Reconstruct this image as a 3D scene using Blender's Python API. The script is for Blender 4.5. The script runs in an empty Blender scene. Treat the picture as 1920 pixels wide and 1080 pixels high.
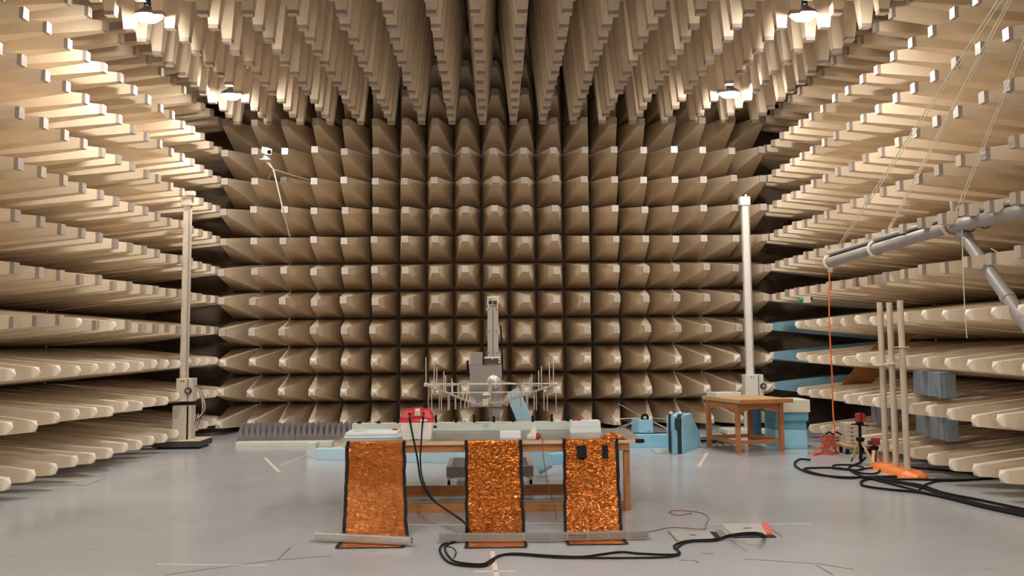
import bpy, math, random
from mathutils import Vector, Matrix

random.seed(7)
scene = bpy.context.scene
col = scene.collection

# ------------------------------------------------------------------ camera
S = 0.6                     # absorber pitch in metres
H = 1.76                    # camera height above the floor
F, CY = 1877.3, 468.1       # focal length and principal row, pixels of a 1920x1080 frame
YAW, PITCH, ROLL = 0.0197, 0.0929, 0.0085


def rot_rows():
    a = Matrix(((math.cos(YAW), -math.sin(YAW), 0), (math.sin(YAW), math.cos(YAW), 0), (0, 0, 1)))
    b = Matrix(((1, 0, 0), (0, math.cos(PITCH), math.sin(PITCH)), (0, -math.sin(PITCH), math.cos(PITCH))))
    c = Matrix(((math.cos(ROLL), 0, -math.sin(ROLL)), (0, 1, 0), (math.sin(ROLL), 0, math.cos(ROLL))))
    return c @ b @ a


RM = rot_rows()
cam_data = bpy.data.cameras.new('camera')
cam_data.sensor_width = 36
cam_data.lens = 36 * F / 1920
cam_data.shift_y = (CY - 540) / 1920
cam_data.clip_start = 0.05
cam_data.clip_end = 200
cam = bpy.data.objects.new('camera', cam_data)
col.objects.link(cam)
right, fwd, up = RM[0], RM[1], RM[2]
cam.matrix_world = Matrix(((right[0], up[0], -fwd[0], 0), (right[1], up[1], -fwd[1], 0),
                           (right[2], up[2], -fwd[2], H), (0, 0, 0, 1)))
scene.camera = cam

# ------------------------------------------------------------------ world, exposure
world = bpy.data.worlds.new('world')
scene.world = world
world.use_nodes = True
world.node_tree.nodes['Background'].inputs[0].default_value = (0.02, 0.018, 0.016, 1)
world.node_tree.nodes['Background'].inputs[1].default_value = 0.2
scene.view_settings.view_transform = 'Standard'
scene.view_settings.look = 'None'
scene.view_settings.gamma = 1
scene.view_settings.exposure = 0.82
scene.view_settings.use_curve_mapping = False
scene.cycles.use_denoising = True
scene.cycles.max_bounces = 8
scene.cycles.diffuse_bounces = 5
scene.cycles.glossy_bounces = 3
scene.cycles.sample_clamp_indirect = 6
scene.cycles.use_adaptive_sampling = True
scene.cycles.adaptive_threshold = 0.1
LAMP_STRENGTH = 350.0
LAMP_COLOR = (1.0, 0.94, 0.87)


def ray(px, py):
    return RM.transposed() @ Vector(((px - 960) / F, 1.0, (CY - py) / F))


def FL(px, py, z=0.0):          # the point of the level z that stands at this place of the photograph
    d = ray(px, py)
    t = (z - H) / d.z
    return Vector((d.x * t, d.y * t, z))


def AT(px, py, Y):              # the point at depth Y
    d = ray(px, py)
    t = Y / d.y
    return Vector((d.x * t, Y, d.z * t + H))


def AX(px, py, X):              # the point at lateral distance X
    d = ray(px, py)
    t = X / d.x
    return Vector((X, d.y * t, d.z * t + H))


# ------------------------------------------------------------------ materials
MATS = {}


def mat(name, color, rough=0.6, metal=0.0, var=0.06, scale=6.0, bump=0.0, bscale=60.0, obj_var=0.0, spec=0.5, coat=0.0,
        stretch=None, emit=None, alpha=None):
    m = bpy.data.materials.new(name)
    m.use_nodes = True
    nt = m.node_tree
    b = nt.nodes['Principled BSDF']
    b.inputs['Roughness'].default_value = rough
    b.inputs['Metallic'].default_value = metal
    b.inputs['Specular IOR Level'].default_value = spec
    b.inputs['Coat Weight'].default_value = coat
    b.inputs['Coat Roughness'].default_value = 0.15
    tc = nt.nodes.new('ShaderNodeTexCoord')
    src = tc.outputs['Object']
    if stretch:
        mp = nt.nodes.new('ShaderNodeMapping')
        mp.inputs['Scale'].default_value = stretch
        nt.links.new(src, mp.inputs['Vector'])
        src = mp.outputs['Vector']
    nz = nt.nodes.new('ShaderNodeTexNoise')
    nz.inputs['Scale'].default_value = scale
    nz.inputs['Detail'].default_value = 4
    nt.links.new(src, nz.inputs['Vector'])
    rp = nt.nodes.new('ShaderNodeValToRGB')
    lo = [max(0, c * (1 - var)) for c in color]
    hi = [min(1, c * (1 + var)) for c in color]
    rp.color_ramp.elements[0].position = 0.3
    rp.color_ramp.elements[1].position = 0.7
    rp.color_ramp.elements[0].color = (*lo, 1)
    rp.color_ramp.elements[1].color = (*hi, 1)
    nt.links.new(nz.outputs['Fac'], rp.inputs['Fac'])
    out = rp.outputs['Color']
    if obj_var:
        oi = nt.nodes.new('ShaderNodeObjectInfo')
        mr = nt.nodes.new('ShaderNodeMapRange')
        mr.inputs['To Min'].default_value = 1 - obj_var
        mr.inputs['To Max'].default_value = 1 + obj_var
        nt.links.new(oi.outputs['Random'], mr.inputs['Value'])
        hs = nt.nodes.new('ShaderNodeHueSaturation')
        nt.links.new(mr.outputs['Result'], hs.inputs['Value'])
        nt.links.new(out, hs.inputs['Color'])
        out = hs.outputs['Color']
    nt.links.new(out, b.inputs['Base Color'])
    if bump:
        n2 = nt.nodes.new('ShaderNodeTexNoise')
        n2.inputs['Scale'].default_value = bscale
        n2.inputs['Detail'].default_value = 5
        nt.links.new(src, n2.inputs['Vector'])
        bp = nt.nodes.new('ShaderNodeBump')
        bp.inputs['Strength'].default_value = bump
        bp.inputs['Distance'].default_value = 0.02
        nt.links.new(n2.outputs['Fac'], bp.inputs['Height'])
        nt.links.new(bp.outputs['Normal'], b.inputs['Normal'])
    if emit:
        b.inputs['Emission Color'].default_value = (*emit[:3], 1)
        b.inputs['Emission Strength'].default_value = emit[3]
    MATS[name] = m
    return m


mat('foam', (0.70, 0.58, 0.43), rough=0.75, var=0.05, scale=3.0, bump=0.12, bscale=45, obj_var=0.05, spec=0.3)
mat('foam_back', (0.10, 0.065, 0.042), rough=0.9, var=0.15)
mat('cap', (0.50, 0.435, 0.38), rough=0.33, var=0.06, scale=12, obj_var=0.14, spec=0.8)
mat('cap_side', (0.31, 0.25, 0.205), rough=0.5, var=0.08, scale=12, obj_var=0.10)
mat('cap_point', (0.82, 0.73, 0.61), rough=0.6, var=0.04, obj_var=0.06)
mat('blue_absorber', (0.20, 0.36, 0.44), rough=0.8, var=0.08, scale=4)
mat('white_tip', (0.72, 0.70, 0.66), rough=0.6)
mat('blue_foam', (0.30, 0.60, 0.78), rough=0.7, var=0.06, scale=5, bump=0.05)
mat('blue_foam_pale', (0.52, 0.74, 0.84), rough=0.7, var=0.05, scale=5, bump=0.05)
mat('blue_foam_mid', (0.13, 0.34, 0.47), rough=0.75, var=0.06, scale=5)
mat('blue_foam_shade', (0.025, 0.10, 0.19), rough=0.75, var=0.08, scale=5)
mat('blue_plank', (0.30, 0.49, 0.60), rough=0.7, var=0.06, scale=4)
mat('blue_grey', (0.20, 0.25, 0.28), rough=0.8, var=0.06)
mat('cream_foam', (0.70, 0.66, 0.54), rough=0.75, var=0.04)
mat('white_foam', (0.74, 0.80, 0.82), rough=0.7, var=0.03)
mat('mint', (0.58, 0.68, 0.62), rough=0.6, var=0.06, scale=2)
mat('wood', (0.42, 0.175, 0.058), rough=0.5, var=0.22, scale=4, stretch=(1, 12, 12), bump=0.05)
mat('wood_v', (0.42, 0.17, 0.058), rough=0.5, var=0.22, scale=4, stretch=(12, 12, 1), bump=0.05)
mat('wood_pale', (0.66, 0.44, 0.22), rough=0.55, var=0.12, scale=4, stretch=(1, 12, 12))
mat('ply', (0.55, 0.34, 0.16), rough=0.55, var=0.12, scale=3)
mat('orange_board', (0.40, 0.17, 0.05), rough=0.7, var=0.1)
mat('sheet_metal', (0.46, 0.44, 0.41), rough=0.38, metal=0.75, var=0.10, scale=3)
mat('grey_paint', (0.33, 0.30, 0.275), rough=0.5, var=0.06, scale=5)
mat('grey_metal', (0.42, 0.375, 0.335), rough=0.42, metal=0.3, var=0.06)
mat('bar_grey', (0.24, 0.22, 0.20), rough=0.5, metal=0.2, var=0.08)
mat('alu', (0.62, 0.60, 0.57), rough=0.35, metal=0.7, var=0.08, scale=8)
mat('bright_metal', (0.72, 0.68, 0.62), rough=0.35, metal=0.6)
mat('white_paint', (0.74, 0.71, 0.66), rough=0.45, var=0.04)
mat('ivory', (0.64, 0.56, 0.45), rough=0.5, var=0.05)
mat('pvc', (0.60, 0.50, 0.39), rough=0.4, var=0.05)
mat('pipe_grey', (0.32, 0.295, 0.28), rough=0.45, var=0.06)
mat('black', (0.010, 0.009, 0.010), rough=0.7, var=0.2, spec=0.15)
mat('black_cable', (0.008, 0.007, 0.007), rough=0.65, var=0.2, spec=0.15)
mat('dark_hole', (0.01, 0.008, 0.007), rough=0.9)
mat('dark_metal', (0.07, 0.06, 0.055), rough=0.5, metal=0.3)
mat('navy', (0.012, 0.022, 0.035), rough=0.6)
mat('red', (0.62, 0.012, 0.012), rough=0.35, var=0.06)
mat('dark_red', (0.30, 0.02, 0.02), rough=0.5)
mat('red_cable', (0.55, 0.085, 0.035), rough=0.55)
mat('orange_rope', (0.72, 0.14, 0.03), rough=0.6)
mat('orange_plastic', (0.85, 0.23, 0.04), rough=0.45, var=0.06)
mat('thin_red', (0.22, 0.05, 0.03), rough=0.5)
mat('string', (0.80, 0.72, 0.56), rough=0.8)
mat('green', (0.05, 0.35, 0.18), rough=0.5)
mat('grey_foam', (0.20, 0.185, 0.18), rough=0.9, var=0.06, bump=0.1)
mat('tape_white', (0.68, 0.58, 0.52), rough=0.6)
mat('tape_pink', (0.72, 0.54, 0.48), rough=0.6)
mat('tape_red', (0.70, 0.08, 0.05), rough=0.5)
mat('plate', (0.56, 0.53, 0.50), rough=0.3, var=0.05)
mat('plate_grey', (0.42, 0.40, 0.38), rough=0.35, var=0.05)
mat('seam', (0.10, 0.09, 0.08), rough=0.6)
mat('seam_light', (0.62, 0.60, 0.57), rough=0.4)
mat('lamp_housing', (0.28, 0.26, 0.27), rough=0.4, metal=0.4)
mat('lamp_glass', (0.9, 0.9, 0.9), rough=0.3, emit=(*LAMP_COLOR, LAMP_STRENGTH))
mat('display', (0.45, 0.45, 0.42), rough=0.3)
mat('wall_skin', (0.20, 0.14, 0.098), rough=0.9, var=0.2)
mat('rear_skin', (0.74, 0.70, 0.64), rough=0.9, var=0.1)


def floor_material():
    m = bpy.data.materials.new('floor_vinyl')
    m.use_nodes = True
    nt = m.node_tree
    b = nt.nodes['Principled BSDF']
    tc = nt.nodes.new('ShaderNodeTexCoord')
    n1 = nt.nodes.new('ShaderNodeTexNoise')
    n1.inputs['Scale'].default_value = 0.55
    n1.inputs['Detail'].default_value = 6
    nt.links.new(tc.outputs['Object'], n1.inputs['Vector'])
    r1 = nt.nodes.new('ShaderNodeValToRGB')
    r1.color_ramp.elements[0].position = 0.3
    r1.color_ramp.elements[1].position = 0.7
    r1.color_ramp.elements[0].color = (0.415, 0.43, 0.455, 1)
    r1.color_ramp.elements[1].color = (0.475, 0.495, 0.525, 1)
    nt.links.new(n1.outputs['Fac'], r1.inputs['Fac'])
    mp = nt.nodes.new('ShaderNodeMapping')
    mp.inputs['Scale'].default_value = (2.2, 34, 1)
    nt.links.new(tc.outputs['Object'], mp.inputs['Vector'])
    n2 = nt.nodes.new('ShaderNodeTexNoise')
    n2.inputs['Scale'].default_value = 1.0
    n2.inputs['Detail'].default_value = 7
    n2.inputs['Roughness'].default_value = 0.7
    nt.links.new(mp.outputs['Vector'], n2.inputs['Vector'])
    r2 = nt.nodes.new('ShaderNodeValToRGB')          # pale scuffs
    r2.color_ramp.elements[0].position = 0.60
    r2.color_ramp.elements[1].position = 0.80
    r2.color_ramp.elements[0].color = (0, 0, 0, 1)
    r2.color_ramp.elements[1].color = (0.35, 0.35, 0.35, 1)
    nt.links.new(n2.outputs['Fac'], r2.inputs['Fac'])
    mx = nt.nodes.new('ShaderNodeMix')
    mx.data_type = 'RGBA'
    mx.inputs['B'].default_value = (0.62, 0.60, 0.57, 1)
    nt.links.new(r2.outputs['Color'], mx.inputs['Factor'])
    nt.links.new(r1.outputs['Color'], mx.inputs['A'])
    mp3 = nt.nodes.new('ShaderNodeMapping')
    mp3.inputs['Scale'].default_value = (1.0, 5.0, 1)
    nt.links.new(tc.outputs['Object'], mp3.inputs['Vector'])
    n5 = nt.nodes.new('ShaderNodeTexNoise')
    n5.inputs['Scale'].default_value = 2.6
    n5.inputs['Detail'].default_value = 9
    n5.inputs['Roughness'].default_value = 0.62
    nt.links.new(mp3.outputs['Vector'], n5.inputs['Vector'])
    r5 = nt.nodes.new('ShaderNodeValToRGB')          # dark scuffs
    r5.color_ramp.elements[0].position = 0.26
    r5.color_ramp.elements[1].position = 0.36
    r5.color_ramp.elements[0].color = (0.62, 0.60, 0.58, 1)
    r5.color_ramp.elements[1].color = (1, 1, 1, 1)
    nt.links.new(n5.outputs['Fac'], r5.inputs['Fac'])
    m5 = nt.nodes.new('ShaderNodeMix')
    m5.data_type = 'RGBA'
    m5.blend_type = 'MULTIPLY'
    m5.inputs['Factor'].default_value = 1
    nt.links.new(mx.outputs['Result'], m5.inputs['A'])
    nt.links.new(r5.outputs['Color'], m5.inputs['B'])
    nt.links.new(m5.outputs['Result'], b.inputs['Base Color'])
    r3 = nt.nodes.new('ShaderNodeMapRange')
    r3.inputs['To Min'].default_value = 0.10
    r3.inputs['To Max'].default_value = 0.30
    nt.links.new(n1.outputs['Fac'], r3.inputs['Value'])
    nt.links.new(r3.outputs['Result'], b.inputs['Roughness'])
    b.inputs['Specular IOR Level'].default_value = 0.55
    bp = nt.nodes.new('ShaderNodeBump')
    bp.inputs['Strength'].default_value = 0.05
    bp.inputs['Distance'].default_value = 0.01
    n4 = nt.nodes.new('ShaderNodeTexNoise')
    n4.inputs['Scale'].default_value = 5
    n4.inputs['Detail'].default_value = 6
    nt.links.new(tc.outputs['Object'], n4.inputs['Vector'])
    nt.links.new(n4.outputs['Fac'], bp.inputs['Height'])
    nt.links.new(bp.outputs['Normal'], b.inputs['Normal'])
    MATS['floor'] = m


def copper_material(name, bscale, strength, base, rough):
    m = bpy.data.materials.new(name)
    m.use_nodes = True
    nt = m.node_tree
    b = nt.nodes['Principled BSDF']
    b.inputs['Metallic'].default_value = 1.0
    b.inputs['Roughness'].default_value = rough
    tc = nt.nodes.new('ShaderNodeTexCoord')
    mp = nt.nodes.new('ShaderNodeMapping')
    mp.inputs['Scale'].default_value = (1, 1.9, 1.9)
    nt.links.new(tc.outputs['Object'], mp.inputs['Vector'])
    n1 = nt.nodes.new('ShaderNodeTexNoise')
    n1.inputs['Scale'].default_value = 4
    nt.links.new(mp.outputs['Vector'], n1.inputs['Vector'])
    r = nt.nodes.new('ShaderNodeValToRGB')
    r.color_ramp.elements[0].color = (base[0] * 0.85, base[1] * 0.78, base[2] * 0.7, 1)
    r.color_ramp.elements[1].color = (min(1, base[0] * 1.1), base[1] * 1.15, base[2] * 1.2, 1)
    nt.links.new(n1.outputs['Fac'], r.inputs['Fac'])
    nt.links.new(r.outputs['Color'], b.inputs['Base Color'])
    vo = nt.nodes.new('ShaderNodeTexVoronoi')
    vo.feature = 'DISTANCE_TO_EDGE'
    vo.inputs['Scale'].default_value = bscale
    nz = nt.nodes.new('ShaderNodeTexNoise')
    nz.inputs['Scale'].default_value = bscale * 0.8
    nz.inputs['Detail'].default_value = 3
    add = nt.nodes.new('ShaderNodeVectorMath')
    add.operation = 'MULTIPLY_ADD'
    add.inputs[1].default_value = (0.06, 0.06, 0.06)
    nt.links.new(mp.outputs['Vector'], nz.inputs['Vector'])
    nt.links.new(nz.outputs['Color'], add.inputs[0])
    nt.links.new(mp.outputs['Vector'], add.inputs[2])
    nt.links.new(add.outputs['Vector'], vo.inputs['Vector'])
    ridge = nt.nodes.new('ShaderNodeMapRange')        # narrow crease lines between flat facets
    ridge.interpolation_type = 'SMOOTHSTEP'
    ridge.inputs['From Max'].default_value = 0.16
    ridge.inputs['To Min'].default_value = 1.0
    ridge.inputs['To Max'].default_value = 0.0
    nt.links.new(vo.outputs['Distance'], ridge.inputs['Value'])
    b1 = nt.nodes.new('ShaderNodeBump')
    b1.inputs['Strength'].default_value = strength
    b1.inputs['Distance'].default_value = 0.10 / bscale
    nt.links.new(ridge.outputs['Result'], b1.inputs['Height'])
    n3 = nt.nodes.new('ShaderNodeTexNoise')
    n3.inputs['Scale'].default_value = bscale * 0.9
    n3.inputs['Detail'].default_value = 3
    nt.links.new(mp.outputs['Vector'], n3.inputs['Vector'])
    bp = nt.nodes.new('ShaderNodeBump')
    bp.inputs['Strength'].default_value = 0.8
    bp.inputs['Distance'].default_value = 0.30 / bscale
    nt.links.new(n3.outputs['Fac'], bp.inputs['Height'])
    nt.links.new(b1.outputs['Normal'], bp.inputs['Normal'])
    nt.links.new(bp.outputs['Normal'], b.inputs['Normal'])
    MATS[name] = m


floor_material()
copper_material('copper_fine', 46, 0.9, (0.70, 0.235, 0.05), 0.22)
copper_material('copper', 21, 1.0, (0.82, 0.265, 0.05), 0.20)

# ------------------------------------------------------------------ mesh helpers


def world_loc(o):
    v = Vector((0, 0, 0))
    while o is not None:
        v += o.location
        o = o.parent
    return v


class MB:
    """collects shapes in world coordinates and links them as one mesh object"""

    def __init__(self):
        self.v, self.f = [], []

    def add(self, vs, fs):
        n = len(self.v)
        self.v += [Vector(p) for p in vs]
        self.f += [tuple(i + n for i in f) for f in fs]
        return self

    def box(self, c, size, ax=None):
        c = Vector(c)
        x, y, z = ax if ax else (Vector((1, 0, 0)), Vector((0, 1, 0)), Vector((0, 0, 1)))
        hx, hy, hz = size[0] / 2, size[1] / 2, size[2] / 2
        vs = [c + x * (sx * hx) + y * (sy * hy) + z * (sz * hz)
              for sz in (-1, 1) for sx, sy in ((-1, -1), (1, -1), (1, 1), (-1, 1))]
        return self.add(vs, [(3, 2, 1, 0), (4, 5, 6, 7), (0, 1, 5, 4), (1, 2, 6, 5), (2, 3, 7, 6), (3, 0, 4, 7)])

    def span(self, lo, hi):
        lo, hi = Vector(lo), Vector(hi)
        return self.box((lo + hi) / 2, hi - lo)

    def beam(self, a, b, w, h, upv=(0, 0, 1)):
        a, b = Vector(a), Vector(b)
        d = (b - a)
        L = d.length
        y = d.normalized()
        x = y.cross(Vector(upv)).normalized()
        z = x.cross(y)
        return self.box((a + b) / 2, (w, L, h), (x, y, z))

    def rings(self, rings, caps=True, closed=False):
        n = len(rings[0])
        vs = [p for r in rings for p in r]
        fs = []
        m = len(rings)
        for i in range(m if closed else m - 1):
            j = (i + 1) % m
            for k in range(n):
                k2 = (k + 1) % n
                fs.append((i * n + k, i * n + k2, j * n + k2, j * n + k))
        if caps and not closed:
            fs.append(tuple(range(n - 1, -1, -1)))
            fs.append(tuple(range((m - 1) * n, m * n)))
        return self.add(vs, fs)

    def cyl(self, a, b, r, r2=None, n=14):
        a, b = Vector(a), Vector(b)
        r2 = r if r2 is None else r2
        y = (b - a).normalized()
        x = y.orthogonal().normalized()
        z = x.cross(y)
        R = []
        for p, rr in ((a, r), (b, r2)):
            R.append([p + (x * math.cos(t) + z * -math.sin(t)) * rr for t in [2 * math.pi * k / n for k in range(n)]])
        return self.rings(R)

    def lathe(self, base, prof, n=20, axis=(0, 0, 1)):
        base = Vector(base)
        y = Vector(axis).normalized()
        x = y.orthogonal().normalized()
        z = x.cross(y)
        R = []
        for r, h in prof:
            r = max(r, 0.0005)
            R.append([base + y * h + (x * math.cos(t) - z * math.sin(t)) * r for t in [2 * math.pi * k / n for k in range(n)]])
        return self.rings(R)

    def torus(self, c, R, r, axis=(0, 1, 0), n=22, k=8):
        c = Vector(c)
        y = Vector(axis).normalized()
        x = y.orthogonal().normalized()
        z = x.cross(y)
        rr = []
        for i in range(n):
            t = 2 * math.pi * i / n
            d = x * math.cos(t) + z * math.sin(t)
            rr.append([c + d * (R + r * math.cos(u)) + y * (r * math.sin(u)) for u in [2 * math.pi * j / k for j in range(k)]])
        return self.rings(rr, closed=True)

    def prism(self, pts, vec):
        vec = Vector(vec)
        n = len(pts)
        a = [Vector(p) for p in pts]
        b = [p + vec for p in a]
        fs = [tuple(range(n - 1, -1, -1)), tuple(range(n, 2 * n))]
        for i in range(n):
            j = (i + 1) % n
            fs.append((i, j, n + j, n + i))
        return self.add(a + b, fs)

    def tube(self, pts, r, n=8, smooth=6):
        pts = [Vector(p) for p in pts]
        path = []
        if smooth > 1 and len(pts) > 2:
            P = [pts[0] * 2 - pts[1]] + pts + [pts[-1] * 2 - pts[-2]]
            for i in range(1, len(P) - 2):
                for s in range(smooth):
                    t = s / smooth
                    p0, p1, p2, p3 = P[i - 1], P[i], P[i + 1], P[i + 2]
                    path.append(0.5 * ((2 * p1) + (p2 - p0) * t + (2 * p0 - 5 * p1 + 4 * p2 - p3) * t * t
                                       + (3 * p1 - p0 - 3 * p2 + p3) * t ** 3))
            path.append(pts[-1])
        else:
            path = pts
        R = []
        nrm = None
        for i, p in enumerate(path):
            d = (path[min(i + 1, len(path) - 1)] - path[max(i - 1, 0)])
            if d.length < 1e-9:
                d = Vector((0, 0, 1))
            d.normalize()
            if nrm is None:
                nrm = d.orthogonal().normalized()
            nrm = (nrm - d * nrm.dot(d))
            if nrm.length < 1e-6:
                nrm = d.orthogonal()
            nrm.normalize()
            bn = d.cross(nrm)
            R.append([p + (nrm * math.cos(t) + bn * math.sin(t)) * r for t in [2 * math.pi * k / n for k in range(n)]])
        return self.rings(R)

    def build(self, name, material, parent=None, bevel=0.0, smooth=False):
        me = bpy.data.meshes.new(name)
        if parent is not None:
            base = world_loc(parent)
        else:
            xs = [p.x for p in self.v]
            ys = [p.y for p in self.v]
            zs = [p.z for p in self.v]
            base = Vector(((min(xs) + max(xs)) / 2, (min(ys) + max(ys)) / 2, min(zs)))
        me.from_pydata([tuple(p - base) for p in self.v], [], self.f)
        me.update()
        o = bpy.data.objects.new(name, me)
        col.objects.link(o)
        me.materials.append(MATS[material])
        if parent is not None:
            o.parent = parent
        else:
            o.location = base
        if smooth:
            for p in me.polygons:
                p.use_smooth = True
            try:
                me.set_sharp_from_angle(angle=math.radians(40))
            except Exception:
                pass
        if bevel:
            bv = o.modifiers.new('bevel', 'BEVEL')
            bv.width = bevel
            bv.segments = 2
            bv.limit_method = 'ANGLE'
        return o


def tag(o, label, cat, group=None):
    o['label'] = label
    o['category'] = cat
    if group:
        o['group'] = group
    return o


def thing(name, loc, label, cat, group=None):
    o = bpy.data.objects.new(name, None)
    o.empty_display_size = 0.1
    o.location = Vector(loc)
    col.objects.link(o)
    return tag(o, label, cat, group)


def struct(o):
    o['kind'] = 'structure'
    return o


def M():
    return MB()


# ------------------------------------------------------------------ the setting
TIP = 0.066
XL, XR = -9.03 * S, 9.23 * S          # planes of the wedge tips
YB = 33.08 * S
ZC = H + 7.2 * S
PL = 3.55 * S                         # length of a wall pyramid
PLC = 3.75 * S                        # length of a ceiling pyramid
X0, X1 = XL - PL - 0.02, XR + PL + 0.02
Y0, Y1 = -4.2, YB + PL + 0.02
Z1 = ZC + PLC + 0.02

floor = struct(M().span((X0, Y0, -0.2), (X1, Y1, 0)).build('floor', 'floor'))
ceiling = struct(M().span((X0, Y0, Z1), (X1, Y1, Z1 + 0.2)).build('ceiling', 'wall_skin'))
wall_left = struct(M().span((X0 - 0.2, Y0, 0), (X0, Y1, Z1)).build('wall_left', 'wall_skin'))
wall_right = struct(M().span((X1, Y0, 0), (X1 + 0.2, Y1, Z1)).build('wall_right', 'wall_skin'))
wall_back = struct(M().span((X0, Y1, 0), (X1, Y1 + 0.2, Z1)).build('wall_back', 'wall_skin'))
wall_rear = struct(M().span((X0, Y0 - 0.2, 0), (X1, Y0, Z1)).build('wall_rear', 'rear_skin'))


def pyramid_geo(L, block, low=0.5):
    h = S * 0.464
    lo = S * low - S * 0.036
    c = L - 0.052
    k = 1.03
    vs = []
    for z, a, bdn in ((0, h, lo), (block, h, lo), (c, TIP * k, TIP * k)):
        vs += [(-a, -bdn, z), (a, -bdn, z), (a, a, z), (-a, a, z)]
    fs = [(3, 2, 1, 0)]
    for r in (0, 4):
        for i in range(4):
            j = (i + 1) % 4
            fs.append((r + i, r + j, r + 4 + j, r + 4 + i))
    fs.append((8, 9, 10, 11))
    return vs, fs


def cap_geo(L, pointed):
    t = TIP
    if pointed:
        z0, z1, z2 = L - 0.054, L - 0.020, L + 0.030
        vs = [(-t, -t, z0), (t, -t, z0), (t, t, z0), (-t, t, z0), (-t, -t, z1), (t, -t, z1), (t, t, z1), (-t, t, z1), (0, 0, z2)]
        fs = [(3, 2, 1, 0)] + [(i, (i + 1) % 4, 4 + (i + 1) % 4, 4 + i) for i in range(4)] + \
             [(4 + i, 4 + (i + 1) % 4, 8) for i in range(4)]
    else:
        z0, z1 = L - 0.054, L
        vs = [(-t, -t, z0), (t, -t, z0), (t, t, z0), (-t, t, z0), (-t, -t, z1), (t, -t, z1), (t, t, z1), (-t, t, z1)]
        fs = [(3, 2, 1, 0), (4, 5, 6, 7)] + [(i, (i + 1) % 4, 4 + (i + 1) % 4, 4 + i) for i in range(4)]
    return vs, fs


def mesh_of(name, geo, material):
    me = bpy.data.meshes.new(name)
    me.from_pydata(*[geo[0], [], geo[1]])
    me.update()
    me.materials.append(MATS[material])
    return me


PY = {
    'wall': mesh_of('absorber_pyramid', pyramid_geo(PL, 0.12), 'foam'),
    'low': mesh_of('absorber_pyramid_low', pyramid_geo(PL, 0.12, 0.33), 'foam'),
    'ceil': mesh_of('absorber_pyramid_ceiling', pyramid_geo(PLC, 0.16), 'foam'),
    'blue': mesh_of('absorber_pyramid_blue', pyramid_geo(PL, 0.12), 'blue_absorber'),
}
CAP = {
    'wall': mesh_of('tip_cap', cap_geo(PL, False), 'cap'),
    'point': mesh_of('tip_cap_point', cap_geo(PL, True), 'cap_point'),
    'ceil': mesh_of('tip_cap_ceiling', cap_geo(PLC, False), 'cap'),
    'white': mesh_of('tip_cap_white', cap_geo(PL, True), 'white_tip'),
}
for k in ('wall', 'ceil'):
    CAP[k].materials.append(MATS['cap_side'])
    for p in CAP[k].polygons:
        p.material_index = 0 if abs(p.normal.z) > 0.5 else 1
AXES = {                               # columns: local x, y, z in the room
    'B': Matrix(((1, 0, 0), (0, 0, -1), (0, 1, 0))),
    'L': Matrix(((0, 0, 1), (1, 0, 0), (0, 1, 0))),
    'R': Matrix(((0, 0, -1), (-1, 0, 0), (0, 1, 0))),
    'C': Matrix(((1, 0, 0), (0, -1, 0), (0, 0, -1))),
}


def pyramid(side, pos, parent, body='wall', cap='wall', jit=0.0068):
    r = AXES[side] @ Matrix.Rotation(random.gauss(0, jit), 3, 'X') @ Matrix.Rotation(random.gauss(0, jit), 3, 'Y')
    o = bpy.data.objects.new('absorber_pyramid', PY[body])
    col.objects.link(o)
    o.parent = parent
    o.matrix_local = Matrix.Translation(Vector(pos) - world_loc(parent)) @ r.to_4x4()
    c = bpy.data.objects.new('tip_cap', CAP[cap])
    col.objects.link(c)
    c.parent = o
    return o


def field(name, side, spots, parent, L, block):
    g, g2 = pyramid_geo(L, block), cap_geo(L, False)
    mb = M()
    A = AXES[side]
    for p in spots:
        p = Vector(p)
        mb.add([p + A @ Vector(q) for q in g[0]], g[1])
        mb.add([p + A @ Vector(q) for q in g2[0]], g2[1])
    o = mb.build(name, 'foam', parent)
    o['kind'] = 'stuff'
    return o


# back wall: 19 columns, 14 rows
for r in range(-3, 11):
    for k in range(19):
        z = H + (7.4278 - r) * S
        pt = r >= 8
        pyramid('B', ((-8.898 + k) * S, Y1 - 0.02, z), wall_back, 'low' if r == 10 else 'wall', 'point' if pt else 'wall', 0.006)
# left wall
for r in range(-3, 10):
    z = H + (6.4937 - r) * S
    for n in range(-1, 16):
        pt = r >= 7 or (r == 6 and n in (3, 5))
        pyramid('L', (X0 + 0.02 - (0.10 if n > 14 else 0), (19.1488 + n) * S, z), wall_left, 'low' if r == 9 else 'wall', 'point' if pt else 'wall')
field('absorber_field', 'L', [(X0 + 0.02, (19.1488 - n) * S, H + (6.4937 - r) * S) for n in range(2, 25) for r in range(-3, 10)
                              if H + (6.4937 - r) * S > 0.29], wall_left, PL, 0.14)
# right wall
for r in range(-3, 10):
    z = H + (6.4824 - r) * S
    for n in range(-1, 18):
        if r in (6, 7, 8) and n in (14, 15):
            continue
        if r == 9 and n > 12:
            continue
        blue = r in (6, 7, 8) and n > 15
        pyramid('R', (X1 - 0.02 + (0.10 if n > 16 else 0), (17.3584 + n) * S, z), wall_right,
                'blue' if blue else ('low' if r == 9 else 'wall'), 'white' if blue else ('point' if r >= 6 else 'wall'))
field('absorber_field', 'R', [(X1 - 0.02, (17.3584 - n) * S, H + (6.4824 - r) * S) for n in range(2, 23) for r in range(-3, 10)
                              if H + (6.4824 - r) * S > 0.29], wall_right, PL, 0.14)
# ceiling
for c in range(-8, 10):
    for n in range(-1, 12):
        pyramid('C', ((-0.2985 + c) * S, (21.4908 + n) * S, Z1 - 0.02), ceiling, 'ceil', 'ceil', 0.006)
field('absorber_field', 'C', [((-0.2985 + c) * S, (21.4908 - n) * S, Z1 - 0.02) for n in range(2, 27) for c in range(-8, 10)],
      ceiling, PLC, 0.22)


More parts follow.
